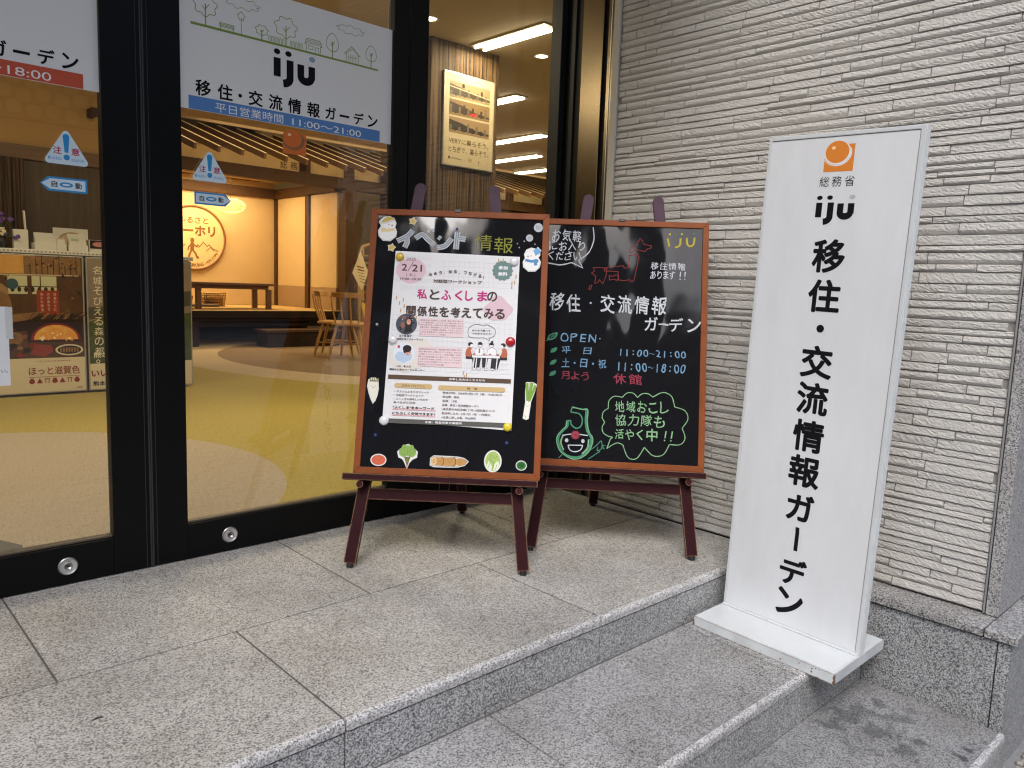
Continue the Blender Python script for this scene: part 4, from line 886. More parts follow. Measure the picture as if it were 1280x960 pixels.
# ================================================================== EASELS AND BOARDS
maroon = worn("maroon_paint", (.030, .0075, .0095), (.50, .30, .17), .5, .006, .9)
pegm = worn("maroon_dowel", (.045, .011, .013), (.50, .30, .17), .5, .003, .9)
plum = worn("plum_paint", (.085, .052, .072), (.10, .06, .08), .5, .003, .4)
rub = P("black_rubber", (.012, .012, .012), .7)
fwood = P("orange_frame_wood", (.29, .080, .020), .5, spec=.2, col2=(.19, .048, .012), nscale=5, namt=.6, stretch=(3, 3, 3), bump=.08, bscale=120)
def vinyl():
    m, n, b = base("glossy_black_vinyl"); b.inputs['Base Color'].default_value = (.010, .010, .0115, 1); b.inputs['Roughness'].default_value = .03; b.inputs['Specular IOR Level'].default_value = .5
    tc = n.nodes.new("ShaderNodeTexCoord"); mp = n.nodes.new("ShaderNodeMapping"); mp.inputs['Scale'].default_value = (1, 1, .7); n.links.new(tc.outputs['Object'], mp.inputs[0])
    nz = n.nodes.new("ShaderNodeTexNoise"); nz.inputs['Scale'].default_value = 4.2; nz.inputs['Detail'].default_value = 1.6; nz.inputs['Roughness'].default_value = .35; n.links.new(mp.outputs[0], nz.inputs['Vector'])
    bp = n.nodes.new("ShaderNodeBump"); bp.inputs['Strength'].default_value = .5; bp.inputs['Distance'].default_value = .03; n.links.new(nz.outputs[0], bp.inputs['Height']); n.links.new(bp.outputs[0], b.inputs['Normal'])
    # chalk dust wiped over the film
    n2 = n.nodes.new("ShaderNodeTexNoise"); n2.inputs['Scale'].default_value = 7; n2.inputs['Detail'].default_value = 8; n.links.new(tc.outputs['Object'], n2.inputs['Vector'])
    mr = n.nodes.new("ShaderNodeMapRange"); mr.inputs[1].default_value = .45; mr.inputs[2].default_value = .75; mr.inputs[3].default_value = .04; mr.inputs[4].default_value = .11; n.links.new(n2.outputs[0], mr.inputs[0]); n.links.new(mr.outputs[0], b.inputs['Roughness'])
    return m
vin = vinyl()
def plane_map(th):
    s, c = math.sin(R_(th)), math.cos(R_(th)); return lambda a, b, k: (a, b * s - k * c, b * c + k * s)
class Frame:
    def __init__(s, mid, ang, th):
        s.mid = Vector((*mid, 0)); s.ang = R_(ang); s.pl = plane_map(th); s.th = th
    def world(s, p): return s.mid + Matrix.Rotation(s.ang, 3, 'Z') @ Vector(p)
F1 = Frame((1.6185, 2.0725), -44.74, 16); F2 = Frame((2.240, 1.8035), -47.37, 15)
def easel(F, label, rear, ra, strut):
    t = thing("easel", label, "easel", F.mid, (0, 0, F.ang), "maroon wooden easels on the landing"); pl_ = F.pl
    for s in (-1, 1):
        A_ = Vector((s * .304, .014)); B_ = Vector((s * .139, 1.400)); d = (B_ - A_).normalized(); q = Vector((-d.y, d.x)); h = .0215
        cap = [tuple(B_ + q * h * math.cos(t_) + d * h * math.sin(t_)) for t_ in [PI * i / 8 for i in range(9)]]
        K_ = A_ + (B_ - A_) * .90
        mb = MB(); mb.prism([tuple(A_ + q * h), tuple(A_ - q * h), tuple(K_ - q * h), tuple(K_ + q * h)][::-1], -.011, .011, maroon, pl_); lg = mb.build("leg", t, bevel=.002)
        mb = MB(); mb.prism([tuple(K_ + q * h), tuple(K_ - q * h)] + cap[::-1], -.011, .011, plum, pl_); mb.build("leg_tip", lg, bevel=.002)
        mb = MB(); p0 = Vector(pl_(A_.x, .014, 0)); mb.tube([p0, (p0.x, p0.y - .003, 0)], .012, rub, 14); mb.build("rubber_foot", lg)
        mb = MB(); p = pl_(s * (.304 - .165 * .30) + .0, .20, .0112); mb.tube([p, Vector(p) + Vector((0, -.0012, 0))], .003, rub, 8); mb.build("screw_hole", lg)
        mb = MB(); p0 = Vector(pl_(s * .2795, .289, -.01)); p1 = Vector(pl_(s * .2795, .289, .052)); mb.tube([p0, p1], .0125, pegm, 20); mb.build("peg", t, bevel=.0015, seg=1)
    mb = MB(); mb.prism([(-.262, .238), (.262, .238), (.258, .279), (-.258, .279)], -.009, .009, maroon, pl_); mb.build("crossbar", t, bevel=.002)
    mb = MB(); mb.prism([(-.17, 1.18), (.17, 1.18), (.165, 1.225), (-.165, 1.225)], -.033, -.012, maroon, pl_); mb.build("crossbar", t, bevel=.002)
    mb = MB(); mb.prism([(-.3415, .303), (.3425, .303), (.3425, .3265), (-.3415, .3265)], .0115, .062, maroon, pl_); mb.build("ledge", t, bevel=.002)
    mb = MB(); mb.prism([(strut - .019, .279), (strut + .019, .279), (strut + .019, 1.18), (strut - .019, 1.18)], -.022, -.0115, maroon, pl_); mb.build("strut", t, bevel=.0015)
    top = Vector(pl_(0, 1.2, -.045)); ft = Vector((ra, rear, .012))
    mb = MB(); mb.bar(top, ft, .040, .022, maroon, side=(1, 0, 0)); lg = mb.build("leg", t, bevel=.002)
    mb = MB(); mb.tube([ft, (ft.x, ft.y, 0)], .012, rub, 14); mb.build("rubber_foot", lg)
    return t
easel(F1, "maroon easel on the landing carrying the board with the white event poster", .713, .0245, .011)
easel(F2, "maroon easel at the stone wall carrying the chalk lettered board", .672, -.048, -.030)
def black_board(F, cx, label, name):
    t = thing(name, label, "board", F.mid, (0, 0, F.ang)); pl_ = F.pl; a0, a1, b0, b1, fw = cx - .3295, cx + .3295, .3272, 1.306, .0235
    mb = MB()
    for poly in ([(a0, b0), (a1, b0), (a1 - fw, b0 + fw), (a0 + fw, b0 + fw)], [(a1, b0), (a1, b1), (a1 - fw, b1 - fw), (a1 - fw, b0 + fw)], [(a1, b1), (a0, b1), (a0 + fw, b1 - fw), (a1 - fw, b1 - fw)], [(a0, b1), (a0, b0), (a0 + fw, b0 + fw), (a0 + fw, b1 - fw)]):
        mb.prism(poly, .0125, .038, fwood, pl_)
    mb.build("frame", t, bevel=.0018)
    mb = MB(); mb.prism([(a0 + fw - .003, b0 + fw - .003), (a1 - fw + .003, b0 + fw - .003), (a1 - fw + .003, b1 - fw + .003), (a0 + fw - .003, b1 - fw + .003)], .015, .0320, vin, pl_); mb.build("writing_panel", t)
    mb = MB(); mb.prism([(cx - .023, b1 - .006), (cx + .002, b1 - .006), (cx + .002, b1 + .006), (cx - .023, b1 + .006)], .010, .0405, P("black_clip", (.012, .012, .013), .4), pl_); mb.build("clip", t, bevel=.0015)
    return t
PC = .0324                                               # height of the writing surface above the leg plane
def bmap(F, extra=0): return lambda a, b, l: F.pl(a, b, PC + extra + l)
def chalk(name, col): return P(name, col, .85, spec=.15, col2=tuple(c * .62 for c in col), nscale=150, namt=.5)
cw_ = chalk("white_chalk", (.66, .70, .74)); cb_ = chalk("blue_chalk", (.20, .38, .56)); cr_ = chalk("red_chalk", (.36, .055, .085)); cg_ = chalk("green_chalk", (.085, .33, .19)); cg2 = chalk("pale_green_chalk", (.28, .52, .28)); cy_ = chalk("yellow_chalk", (.58, .48, .06)); col_ = chalk("olive_chalk", (.33, .34, .07)); cj = chalk("map_red_chalk", (.30, .05, .045))
b1 = black_board(F1, .0205, "framed black board on the left easel under the white event poster", "event_board")
A = Art(bmap(F1))
ghost = chalk("grey_chalk_fill", (.30, .33, .37))
def brush(strokes, wd):
    """hollow hand-drawn letter: pale outline, greyer filling, thin inner line"""
    for s_ in strokes: A.curve(s_, wd * 1.15, cw_)
    for s_ in strokes: A.curve(s_, wd * .62, ghost)
    for s_ in strokes: A.curve(s_, wd * .2, cw_)
brush([[(-.153, 1.228), (-.172, 1.205), (-.209, 1.184)], [(-.176, 1.203), (-.172, 1.182), (-.180, 1.160)]], .0175)
brush([[(-.142, 1.196), (-.118, 1.212), (-.098, 1.196), (-.070, 1.172)]], .0165); A.ell(-.094, 1.226, .0055, .0065, cw_); A.ell(-.079, 1.229, .0055, .0065, cw_)
brush([[(-.058, 1.205), (-.048, 1.198)]], .014); brush([[(-.060, 1.164), (-.030, 1.172), (-.008, 1.202)]], .0175)
brush([[(.013, 1.227), (.011, 1.19), (.010, 1.160)], [(.020, 1.203), (.044, 1.199)]], .0185)
A.build("white_lettering", b1); A = Art(bmap(F1))
A.text("情", .078, .142, 1.158, 1.220, col_, -.004); A.text("報", .150, .220, 1.152, 1.212, col_, -.004)
A.build("olive_lettering", b1); A = Art(bmap(F1))
for x, y, r in ((.310, 1.254, .0165), (.279, 1.213, .013)):
    A.ell(x, y, r, r * 1.05, cw_)
    for k in range(5): A.stroke([(x - r * .6, y + r * (.5 - .25 * k)), (x + r * .6, y + r * (.65 - .25 * k))], .0012, ghost)
for x, y in ((.235, 1.19), (.243, 1.175), (.26, 1.20), (.30, 1.19)): A.ell(x, y, .002, .0026, cw_)
bl = flat("blue_pin", (40, 62, 120))
for x, y in ((-.24, .465), (.228, .456), (.01, 1.238)): A.ell(x, y, .0052, .0055, bl)
A.build("snow_drawing", b1)
mb = MB(); p = F1.pl(-.262, .866, PC); mb.lathe([(.006, 0), (.005, .004), (.0001, .005)], (0, 0, 0), steel, 14, lambda x, y, z: (p[0] + x, p[1] - z, p[2] + y)); mb.build("pin", b1)
# ---- chalk board on the right
b2 = black_board(F2, .0075, "framed black board on the right easel covered in coloured chalk lettering", "chalk_board")
A = Art(bmap(F2))
def hand(s, a0, a1, b0, b1, m, bold=.008):
    """hand lettering: characters one by one with a little sway"""
    n = len(s); wd = (a1 - a0) / n
    for i, chh in enumerate(s):
        if chh in ' 　': continue
        k = random.uniform(-.04, .04); cy = (b1 - b0) * k; sc_ = .86 if chh not in '・:~' else 1
        if chh == '・': A.ell(a0 + wd * (i + .5), (b0 + b1) / 2, .004, .004, m); continue
        vs, _ = glyphs(chh, bold); hh = (max(v[1] for v in vs) - min(v[1] for v in vs)); ww = (max(v[0] for v in vs) - min(v[0] for v in vs))
        H = (b1 - b0) * min(1, hh / .78); W = wd * sc_ * min(1, ww / .72) if ord(chh) > 0x3000 else wd * sc_ * min(1, ww / .5)
        cb = (b0 + b1) / 2
        if chh in 'ー〜': H = (b1 - b0) * .16
        A.text(chh, a0 + wd * (i + .5) - W / 2, a0 + wd * (i + .5) + W / 2, cb - H / 2 + cy, cb + H / 2 + cy, m, bold, 3, shear=random.uniform(-.10, .12), wob=.035)
hand("お気軽", -.282, -.158, 1.214, 1.262, cw_); hand("にお入り", -.290, -.140, 1.176, 1.214, cw_); hand("ください", -.296, -.158, 1.136, 1.172, cw_)
A.curve([(-.117, 1.275), (-.112, 1.225), (-.130, 1.172), (-.168, 1.138)], .0045, cw_, jit=.25); A.stroke([(-.168, 1.138), (-.152, 1.108), (-.196, 1.128)], .005, cw_); A.curve([(-.196, 1.128), (-.24, 1.117), (-.293, 1.124)], .0045, cw_, jit=.25)
A.build("greeting_bubble", b2); A = Art(bmap(F2))
jl = .0026
A.stroke([(.030, 1.180), (.036, 1.200), (.060, 1.206), (.062, 1.220), (.070, 1.236), (.080, 1.224), (.085, 1.212), (.116, 1.206), (.112, 1.196), (.100, 1.194), (.090, 1.183), (.072, 1.186), (.052, 1.192), (.040, 1.176)], jl, cj, True)
A.stroke([(.030, 1.166), (.045, 1.164), (.048, 1.172), (.056, 1.166), (.062, 1.174), (.068, 1.160), (.055, 1.085), (.050, 1.062), (.040, 1.058), (.036, 1.066), (.012, 1.062), (-.008, 1.064), (-.012, 1.090), (-.012, 1.098), (-.066, 1.098), (-.062, 1.112), (-.025, 1.118), (.008, 1.122), (.012, 1.112), (.028, 1.116), (.030, 1.166)], jl, cj, True)
A.stroke([(-.110, 1.110), (-.104, 1.096), (-.116, 1.088), (-.098, 1.076), (-.102, 1.046), (-.090, 1.050), (-.084, 1.062), (-.070, 1.046), (-.058, 1.080), (-.056, 1.108), (-.084, 1.112)], jl, cj, True)
A.stroke([(-.046, 1.080), (-.044, 1.062), (-.030, 1.066), (-.012, 1.062), (-.010, 1.082), (-.022, 1.084), (-.030, 1.078)], jl, cj, True); A.stroke([(-.120, 1.036), (-.112, 1.040), (-.116, 1.022), (-.124, 1.022)], jl, cj, True)
A.build("map_outline", b2); A = Art(bmap(F2))
for pts in ([(.178, 1.240), (.184, 1.206)], [(.228, 1.242), (.226, 1.216), (.218, 1.206), (.206, 1.204)], [(.252, 1.244), (.254, 1.220), (.264, 1.210), (.278, 1.218), (.282, 1.246)]): A.curve(pts, .007, cy_)
A.ell(.186, 1.256, .004, .005, cy_); A.ell(.232, 1.258, .004, .005, cy_); A.ell(.279, 1.262, .003, .003, cg_)
A.build("yellow_logo", b2); A = Art(bmap(F2))
hand("移住情報", .112, .252, 1.112, 1.142, cw_); hand("あります", .112, .212, 1.074, 1.106, cw_); 
for x in (.231, .249): A.stroke([(x, 1.106), (x - .001, 1.085)], .004, cw_); A.ell(x - .001, 1.076, .0025, .0028, cw_)
A.build("side_lettering", b2); A = Art(bmap(F2))
hand("移住・交流情報", -.280, .184, .930, 1.004, cw_, .014)
A.build("headline", b2); A = Art(bmap(F2))
for i, (chh, x0, x1) in enumerate((("ガ", .098, .148), ("デ", .192, .246), ("ン", .262, .314))): A.text(chh, x0, x1, .866, .920, cw_, .012, shear=.05)
A.curve([(.152, .892), (.172, .893), (.190, .890)], .006, cw_, jit=.3)
A.build("headline", b2); A = Art(bmap(F2))
def leaf_(x, y, w_, h, m, vein=None):
    pts = [(x - w_, y - h), (x - w_ * .75, y + h * .2), (x, y + h * .75), (x + w_, y + h), (x + w_ * .9, y), (x + w_ * .2, y - h * .8)]
    A.poly(smooth_pts(pts, True, 4), m)
    if vein:
        A.poly(smooth_pts([(x + (p - x) * .62, y + (q - y) * .62) for p, q in pts], True, 4), vein); A.stroke([(x - w_ * 1.3, y - h * 1.3), (x + w_ * .6, y + h * .5)], .0022, m); A.stroke([(x - w_ * .2, y - h * .2), (x + w_ * .1, y + h * .6)], .0018, m); A.stroke([(x, y), (x + w_ * .7, y)], .0018, m)
def part(name):
    global A
    A.build(name, b2); A = Art(bmap(F2))
hand("OPEN", -.228, -.084, .808, .846, cb_); A.ell(-.073, .826, .003, .003, cb_)
part("opening_title")
leaf_(-.258, .828, .019, .016, cg_, P("black_film", (.010, .010, .0115), .2)); part("leaf_mark")
for y in (.774, .726, .682): leaf_(-.250, y, .012, .0105, cg_); part("leaf_mark")
hand("平　日", -.222, -.098, .762, .790, cb_); hand("11:00〜21:00", -.002, .262, .760, .790, cb_); part("weekday_line")
hand("土・日・祝", -.220, -.042, .708, .744, cb_); hand("11:00〜18:00", -.008, .262, .700, .738, cb_); part("weekend_line")
hand("月よう", -.218, -.106, .660, .692, cr_); hand("休館", -.020, .098, .650, .692, cr_); part("closed_line")
bub = [(-.047, .478), (-.052, .515), (-.045, .545), (-.040, .590), (-.012, .610), (.008, .601)]
def puffs(pts):
    for p, q, k in pts:
        p, q = Vector(p), Vector(q); d = q - p; nn = Vector((d.y, -d.x)).normalized() * d.length * k
        A.curve([tuple(p), tuple(p + d * .25 + nn * .8), tuple(p + d * .5 + nn), tuple(p + d * .75 + nn * .8), tuple(q)], .0034, cg2, jit=.2)
puffs([((-.030, .555), (.022, .600), -.35), ((.022, .600), (.080, .602), -.32), ((.080, .602), (.138, .606), -.26), ((.138, .606), (.222, .572), -.40), ((.222, .572), (.252, .492), -.42), ((.252, .492), (.206, .428), -.45), ((.206, .428), (.112, .412), -.42), ((.112, .412), (.030, .418), -.62), ((-.025, .447), (-.042, .500), -.30), ((-.042, .500), (-.030, .555), -.28)])
A.curve([(.030, .418), (.010, .424), (-.008, .416), (-.030, .400)], .0034, cg2); A.curve([(-.030, .400), (-.018, .436), (-.010, .444), (-.025, .447)], .0034, cg2)
hand("地域おこし", -.008, .204, .543, .588, cg2, .008); hand("協力隊も", -.006, .190, .490, .536, cg2, .008); hand("活やく", -.004, .112, .438, .478, cg2, .008); A.text("中", .118, .160, .436, .484, cg2, .02)
for x in (.188, .212): A.stroke([(x + .004, .478), (x, .450)], .005, cg2); A.ell(x - .001, .442, .003, .003, cg2)
A.build("speech_bubble", b2); A = Art(bmap(F2))
# smiling jar doodle
for k, (o_, wd, m) in enumerate(((0, .0055, cg_), (.0045, .0035, cg_), (-.004, .003, cg2))):
    A.curve([(-.184 + o_, .500), (-.186 + o_, .478), (-.200 + o_, .462), (-.219 + o_, .432), (-.206 + o_, .385), (-.168, .360 + o_), (-.130, .362 + o_), (-.100 - o_, .388), (-.088 - o_, .432), (-.104 - o_, .462), (-.112 - o_, .500), (-.112 - o_, .545), (-.128, .546), (-.168, .553)], wd, m, jit=.15)
A.curve([(-.168, .553), (-.172, .535), (-.158, .532), (-.140, .528), (-.128, .508), (-.132, .482), (-.150, .472), (-.170, .486), (-.172, .500), (-.184, .500)], .005, cg_)
A.curve([(-.202, .442), (-.156, .450), (-.104, .446)], .004, cw_); A.ell(-.152, .446, .0165, .0165, cr_); A.stroke(arc(-.152, .446, .009, .009, 0, 300, 12), .0015, chalk("pale_red_chalk", (.5, .16, .16)))
A.ell(-.184, .424, .0065, .0075, cw_); A.ell(-.122, .424, .0065, .0075, cw_); A.stroke([(-.178, .406), (-.122, .408)], .004, cw_); A.curve([(-.178, .406), (-.170, .388), (-.150, .382), (-.130, .390), (-.122, .408)], .004, cw_)
A.curve([(-.200, .440), (-.206, .415), (-.194, .386)], .006, cg2); A.curve([(-.100, .432), (-.104, .398), (-.124, .374)], .006, cg2)
A.curve([(-.092, .392), (-.070, .410), (-.052, .428), (-.050, .400), (-.066, .390), (-.064, .404)], .003, cg_); A.stroke([(-.200, .368), (-.212, .355)], .003, cg_); A.stroke([(-.056, .388), (-.100, .356)], .003, cg_); A.curve([(-.050, .405), (-.040, .398), (-.046, .41), (-.036, .412)], .0025, cg_)
A.build("jar_drawing", b2)

# ---- event poster held by magnets
def on_board(F, a, b, k=0): return F.world(F.pl(a, b, PC + k))
po = thing("event_poster", "white printed event poster pinned by magnets on the left board", "poster", F1.mid, (0, 0, F1.ang))
paper = P("poster_paper", (.78, .78, .79), .6)
mb = MB(); n_ = 14; top_l, top_r, bot_l, bot_r = (-.2115, 1.1455), (.2465, 1.139), (-.2185, .519), (.2425, .4995)
vs = []
for j in range(n_ + 1):
    for i in range(n_ + 1):
        u, v = i / n_, j / n_; a = (bot_l[0] * (1 - u) + bot_r[0] * u) * (1 - v) + (top_l[0] * (1 - u) + top_r[0] * u) * v; b = (bot_l[1] * (1 - u) + bot_r[1] * u) * (1 - v) + (top_l[1] * (1 - u) + top_r[1] * u) * v
        vs.append((a, b))
mb.add([F1.pl(a, b, PC + .0022) for a, b in vs] + [F1.pl(a, b, PC + .0012) for a, b in vs], [(j * (n_ + 1) + i, j * (n_ + 1) + i + 1, (j + 1) * (n_ + 1) + i + 1, (j + 1) * (n_ + 1) + i) for j in range(n_) for i in range(n_)] + [tuple((n_ + 1) ** 2 + k for k in (0, n_, (n_ + 1) ** 2 - 1, n_ * (n_ + 1)))[::-1]], paper)
mb.build("sheet", po)
A = Art(bmap(F1, .0022), .0003)
grid = flat("poster_grid_grey", (196, 198, 206)); pink = flat("poster_pink", (222, 192, 202)); pinkt = flat("poster_text_ground", (232, 208, 212)); tb = flat("poster_text_brown", (78, 62, 58)); magp = flat("poster_magenta", (196, 44, 128)); teal = flat("poster_teal", (108, 138, 134)); ochre = flat("poster_ochre", (190, 150, 96)); gold = flat("poster_pill_tan", (206, 178, 126)); dbr = flat("poster_bar_brown", (92, 70, 52)); dgr = flat("poster_bar_grey", (88, 88, 82)); beigep = flat("poster_blob_beige", (228, 222, 214)); wp = flat("poster_white", (238, 238, 240)); tgrey = flat("poster_small_text", (110, 94, 94))
for k in range(15): A.stroke([(-.03 + .0185 * k, 1.115), (-.03 + .0185 * k, 1.02)], .0007, grid) if k < 11 else None
for k in range(6): A.stroke([(-.045, 1.112 - k * .0185), (.235, 1.110 - k * .0185)], .0007, grid)
for k in range(24): A.stroke([(-.205 + .0185 * k, .905 - .0006 * k), (-.205 + .0185 * k, .705)], .0006, grid)
for k in range(12): A.stroke([(-.210, .905 - k * .0185), (.232, .903 - k * .0185)], .0006, grid)
for r in range(5):
    for k in range(34):
        if r < 4 or k > 2: A.stroke([(-.202 + .0064 * k, 1.128 - r * .028), (-.2025 + .0064 * k, 1.112 - r * .028)], .0009, grid) if (r > 2 or k < 20) else None
def blob(cx, cy, rx, ry, m, seed, amp=.10, lob=3):
    rr = random.Random(seed); ph = rr.uniform(0, 6); A.poly([(cx + rx * (1 + amp * math.sin(lob * t + ph)) * math.cos(t), cy + ry * (1 + amp * math.cos((lob - 1) * t + ph)) * math.sin(t)) for t in [2 * PI * i / 44 for i in range(44)]], m)
blob(-.150, 1.074, .052, .048, pink, 3, .05, 2)
A.text("2025", -.169, -.135, 1.110, 1.121, tb); A.text("2", -.185, -.165, 1.071, 1.097, tb, .02); A.stroke([(-.162, 1.069), (-.143, 1.107)], .0022, tb); A.text("21", -.147, -.110, 1.069, 1.096, tb, .02)
A.text("[ 金 ]", -.166, -.134, 1.050, 1.062, tb); A.text("19:00~20:30", -.188, -.110, 1.036, 1.045, tb, .02)
t_ = "出会う、知る、つながる！"
for i, chh in enumerate(t_):
    u = i / (len(t_) - 1); a = -.078 + .200 * u; b = 1.060 + .016 * math.sin(PI * u) - .004 * u
    if chh in "、": A.ell(a - .003, b - .006, .0016, .0016, dbr)
    else: A.text(chh, a - .006, a + .006 if chh != "！" else a - .003, b - .0065, b + .0065, dbr, .03)
A.text("対話型ワークショップ", -.066, .112, 1.029, 1.043, dbr, .03)
blob(.176, .938, .048, .046, pink, 8, .13, 4)
for chh, a, m in zip("私とふくしまの", (-.104, -.058, -.016, .034, .072, .116, .152), (magp, tb, magp, magp, magp, magp, tb)): A.text(chh, a - .0185, a + .0185 if chh not in "くし" else a + .010, .966, 1.004, m, .03, 4)
for i, chh in enumerate("関係性を考えてみる"): a = -.141 + i * .0405; A.text(chh, a - .018, a + .018, .902, .940, tb, .035, 4)
A.poly([(.1855 + .0365 * (1 + .055 * math.cos(14 * t)) * math.cos(t), 1.084 + .0365 * (1 + .055 * math.cos(14 * t)) * math.sin(t)) for t in [2 * PI * i / 112 for i in range(112)]], teal)
A.text("参加", .170, .204, 1.088, 1.102, wp, .03); A.text("無料", .170, .204, 1.064, 1.079, wp, .03)
for a, b in ((-.196, .975), (-.184, .955), (-.171, .968), (-.178, .928), (-.155, .915), (-.140, .908), (-.120, .902), (-.166, .945), (-.108, .885), (.170, 1.128), (.186, 1.130), (.236, 1.070), (.232, 1.048), (.222, 1.045), (.222, 1.030), (.062, .706), (.074, .700), (.066, .692)): A.stroke([(a, b), (a - .0008, b - .014)], .0036, ochre)
blob(-.150, .752, .058, .055, beigep, 12, .06, 3); A.poly([(-.20, .80), (-.08, .82), (-.055, .79), (-.055, .745), (-.10, .71), (-.20, .72)], beigep)
A.build("artwork", po)
# two round portrait photographs, built of simple tones
def portrait(cx, cy, r, kind):
    B = Art(bmap(F1, .0022), .0016)
    g = [flat("portrait_slate", (74, 80, 92)), flat("portrait_pale", (196, 200, 208)), flat("portrait_rust", (150, 96, 74)), flat("portrait_dark", (34, 28, 28)), flat("portrait_skin", (204, 150, 126)), flat("portrait_sky", (188, 206, 228)), flat("portrait_white", (226, 232, 240)), flat("portrait_red", (176, 60, 60))]
    rr = random.Random(5 + kind)
    B.ell(cx, cy, r, r, g[0] if kind == 0 else g[6], 40)
    for k in range(26 if kind == 0 else 6):
        q, d = rr.uniform(0, 6.28), rr.uniform(.25, .78) * r; B.ell(cx + d * math.cos(q), cy + d * math.sin(q), r * rr.uniform(.08, .2), r * rr.uniform(.06, .16), rr.choice(g[:4] if kind == 0 else [g[5], g[6], g[1]]))
    if kind == 0:
        B.ell(cx + r * .22, cy + r * .02, r * .34, r * .62, g[3]); B.ell(cx + r * .20, cy + r * .22, r * .21, r * .28, g[4]); B.poly([(cx - r * .22, cy - r * .88), (cx + r * .62, cy - r * .70), (cx + r * .46, cy - r * .2), (cx - r * .05, cy - r * .2)], g[3]); B.ell(cx + r * .2, cy + r * .10, r * .09, r * .035, g[6])
        B.ell(cx - r * .35, cy - r * .1, r * .2, r * .3, g[2])
    else:
        B.poly([(cx - r * .85, cy - r * .35), (cx - r * .55, cy + r * .12), (cx + r * .05, cy + r * .05), (cx + r * .75, cy - r * .1), (cx + r * .7, cy - r * .62), (cx, cy - r * .93), (cx - r * .6, cy - r * .72)], g[5]); B.ell(cx + r * .36, cy + r * .14, r * .27, r * .34, g[4]); B.ell(cx + r * .26, cy + r * .42, r * .40, r * .34, g[3]); B.ell(cx + r * .05, cy + r * .25, r * .14, r * .26, g[3]); B.ell(cx + r * .42, cy - r * .02, r * .08, r * .03, g[6]); B.rect(cx - r * .62, cy + r * .45, cx - r * .42, cy + r * .7, g[7])
    B.build("portrait_photo", po)
portrait(-.154, .871, .0385, 0); portrait(-.156, .764, .0395, 1)
A = Art(bmap(F1, .0022), .0018)
A.text("五十嵐 陽子", -.178, -.132, .823, .831, ink, .02); A.text("県地域交流ドフォーラムス", -.196, -.090, .812, .8195, ink, .02); A.text("小松　隼人氏", -.182, -.128, .711, .719, ink, .02); A.text("関係人口創出コーディネーター", -.204, -.078, .6995, .707, ink, .02)
for (a0, a1, b0, b1, rows) in ((-.104, .050, .832, .892, ("福島県出身の元地域おこし協力隊、現在は東京で暮らす", "一方で故郷を想い、人と人をつなぐ活動を続けている", "地元の食や文化、伝統を伝える場を企画運営しながら", "若者の移住、起業支援をしています。これまでに延べ", "ワークショップを開催し参加者は、千人をこえました", "さまざまな地域の方々と出会いながら学びつづけてい", "ます。コーディネーターとしても活躍中。")), (-.104, .049, .721, .786, ("福島県会津若松市出身、地域活動に関わる家庭に育ち", "地元で働きながら、関係人口づくりを担当。休日には", "人口減少コーディネーターとして各地の講座、対話の", "場をひらき若者が語りあう場をつくる。「まちの人と", "よそ者が交わる地図」を発行し、オンラインでもゆる", "やかなつながりを応援するチームをつくっています。", "現在は東京とのつながりを大切に活動。"))):
    A.rect(a0 - .003, b0 - .003, a1 + .004, b1 + .004, pinkt)
    for k, s_ in enumerate(rows):
        y = b1 - (k + .5) * (b1 - b0) / 7; A.text(s_, a0, a1 if k < 6 else a0 + (a1 - a0) * .62, y - .0030, y + .0030, tgrey, .01, 2)
A.curve([(.070, .851), (.076, .868), (.098, .880), (.128, .876), (.136, .880), (.160, .870), (.170, .857), (.166, .840), (.150, .831), (.148, .831)], .0013, tb); A.curve([(.070, .851), (.074, .836), (.088, .830), (.130, .831)], .0013, tb); A.stroke([(.130, .831), (.150, .821), (.148, .831)], .0013, tb)
A.text("みんなで語って、", .085, .156, .854, .861, tb, .02); A.text("つながりづくり！", .085, .158, .842, .849, tb, .02)
A.rect(-.208, .668, .2335, .6835, dbr); A.text("お申し込みはこちらから", .012, .140, .671, .680, wp, .02); A.rrect(-.183, .637, -.047, .654, .0082, gold); A.text("当日のプログラム", -.156, -.074, .641, .650, tb, .01); A.rrect(-.026, .635, .215, .652, .0082, gold); A.text("概　要", .078, .115, .639, .648, tb, .01)
for k, s_ in enumerate(("・ ゲストによるクロストーク", "・ 対話型ワークショップ", "・ ふくしまの美味しいものを", "　 食べながら交流")): A.text(s_, -.183, (-.058, -.076, -.060, -.104)[k], .620 - k * .0132, .628 - k * .0132, tb, .01)
for y in (.564, .543): A.rect(-.184, y - .006, -.030, y - .001, flat("poster_underline", (226, 182, 186)))
A.text("\"ふくしま\"をキーワード", -.184, -.036, .561, .572, tb, .03); A.text("にたのしく交流できます！", -.184, -.032, .540, .551, tb, .03)
for k, (s_, x1) in enumerate((("開催日時：2025年2月21日（金）19:00-20:30", .204), ("参加費：無料", .052), ("定員：15名", .044), ("会場：移住・交流情報ガーデン", .124), ("（東京都中央区京橋1丁目1-6越前屋ビル1F）", .182), ("参加申し込み：2月17日（月）17時締切", .165), ("※定員に達し次第、申込締切", .114))): A.text(s_, -.008, x1, .6215 - k * .0147, .6297 - k * .0147, tb, .01)
A.rect(-.204, .509, .2385, .5255, dgr); A.text("主催：福島県東京事務所", -.066, .066, .5135, .522, wp, .015)
A.build("text_block", po); A = Art(bmap(F1, .0022), .0019)
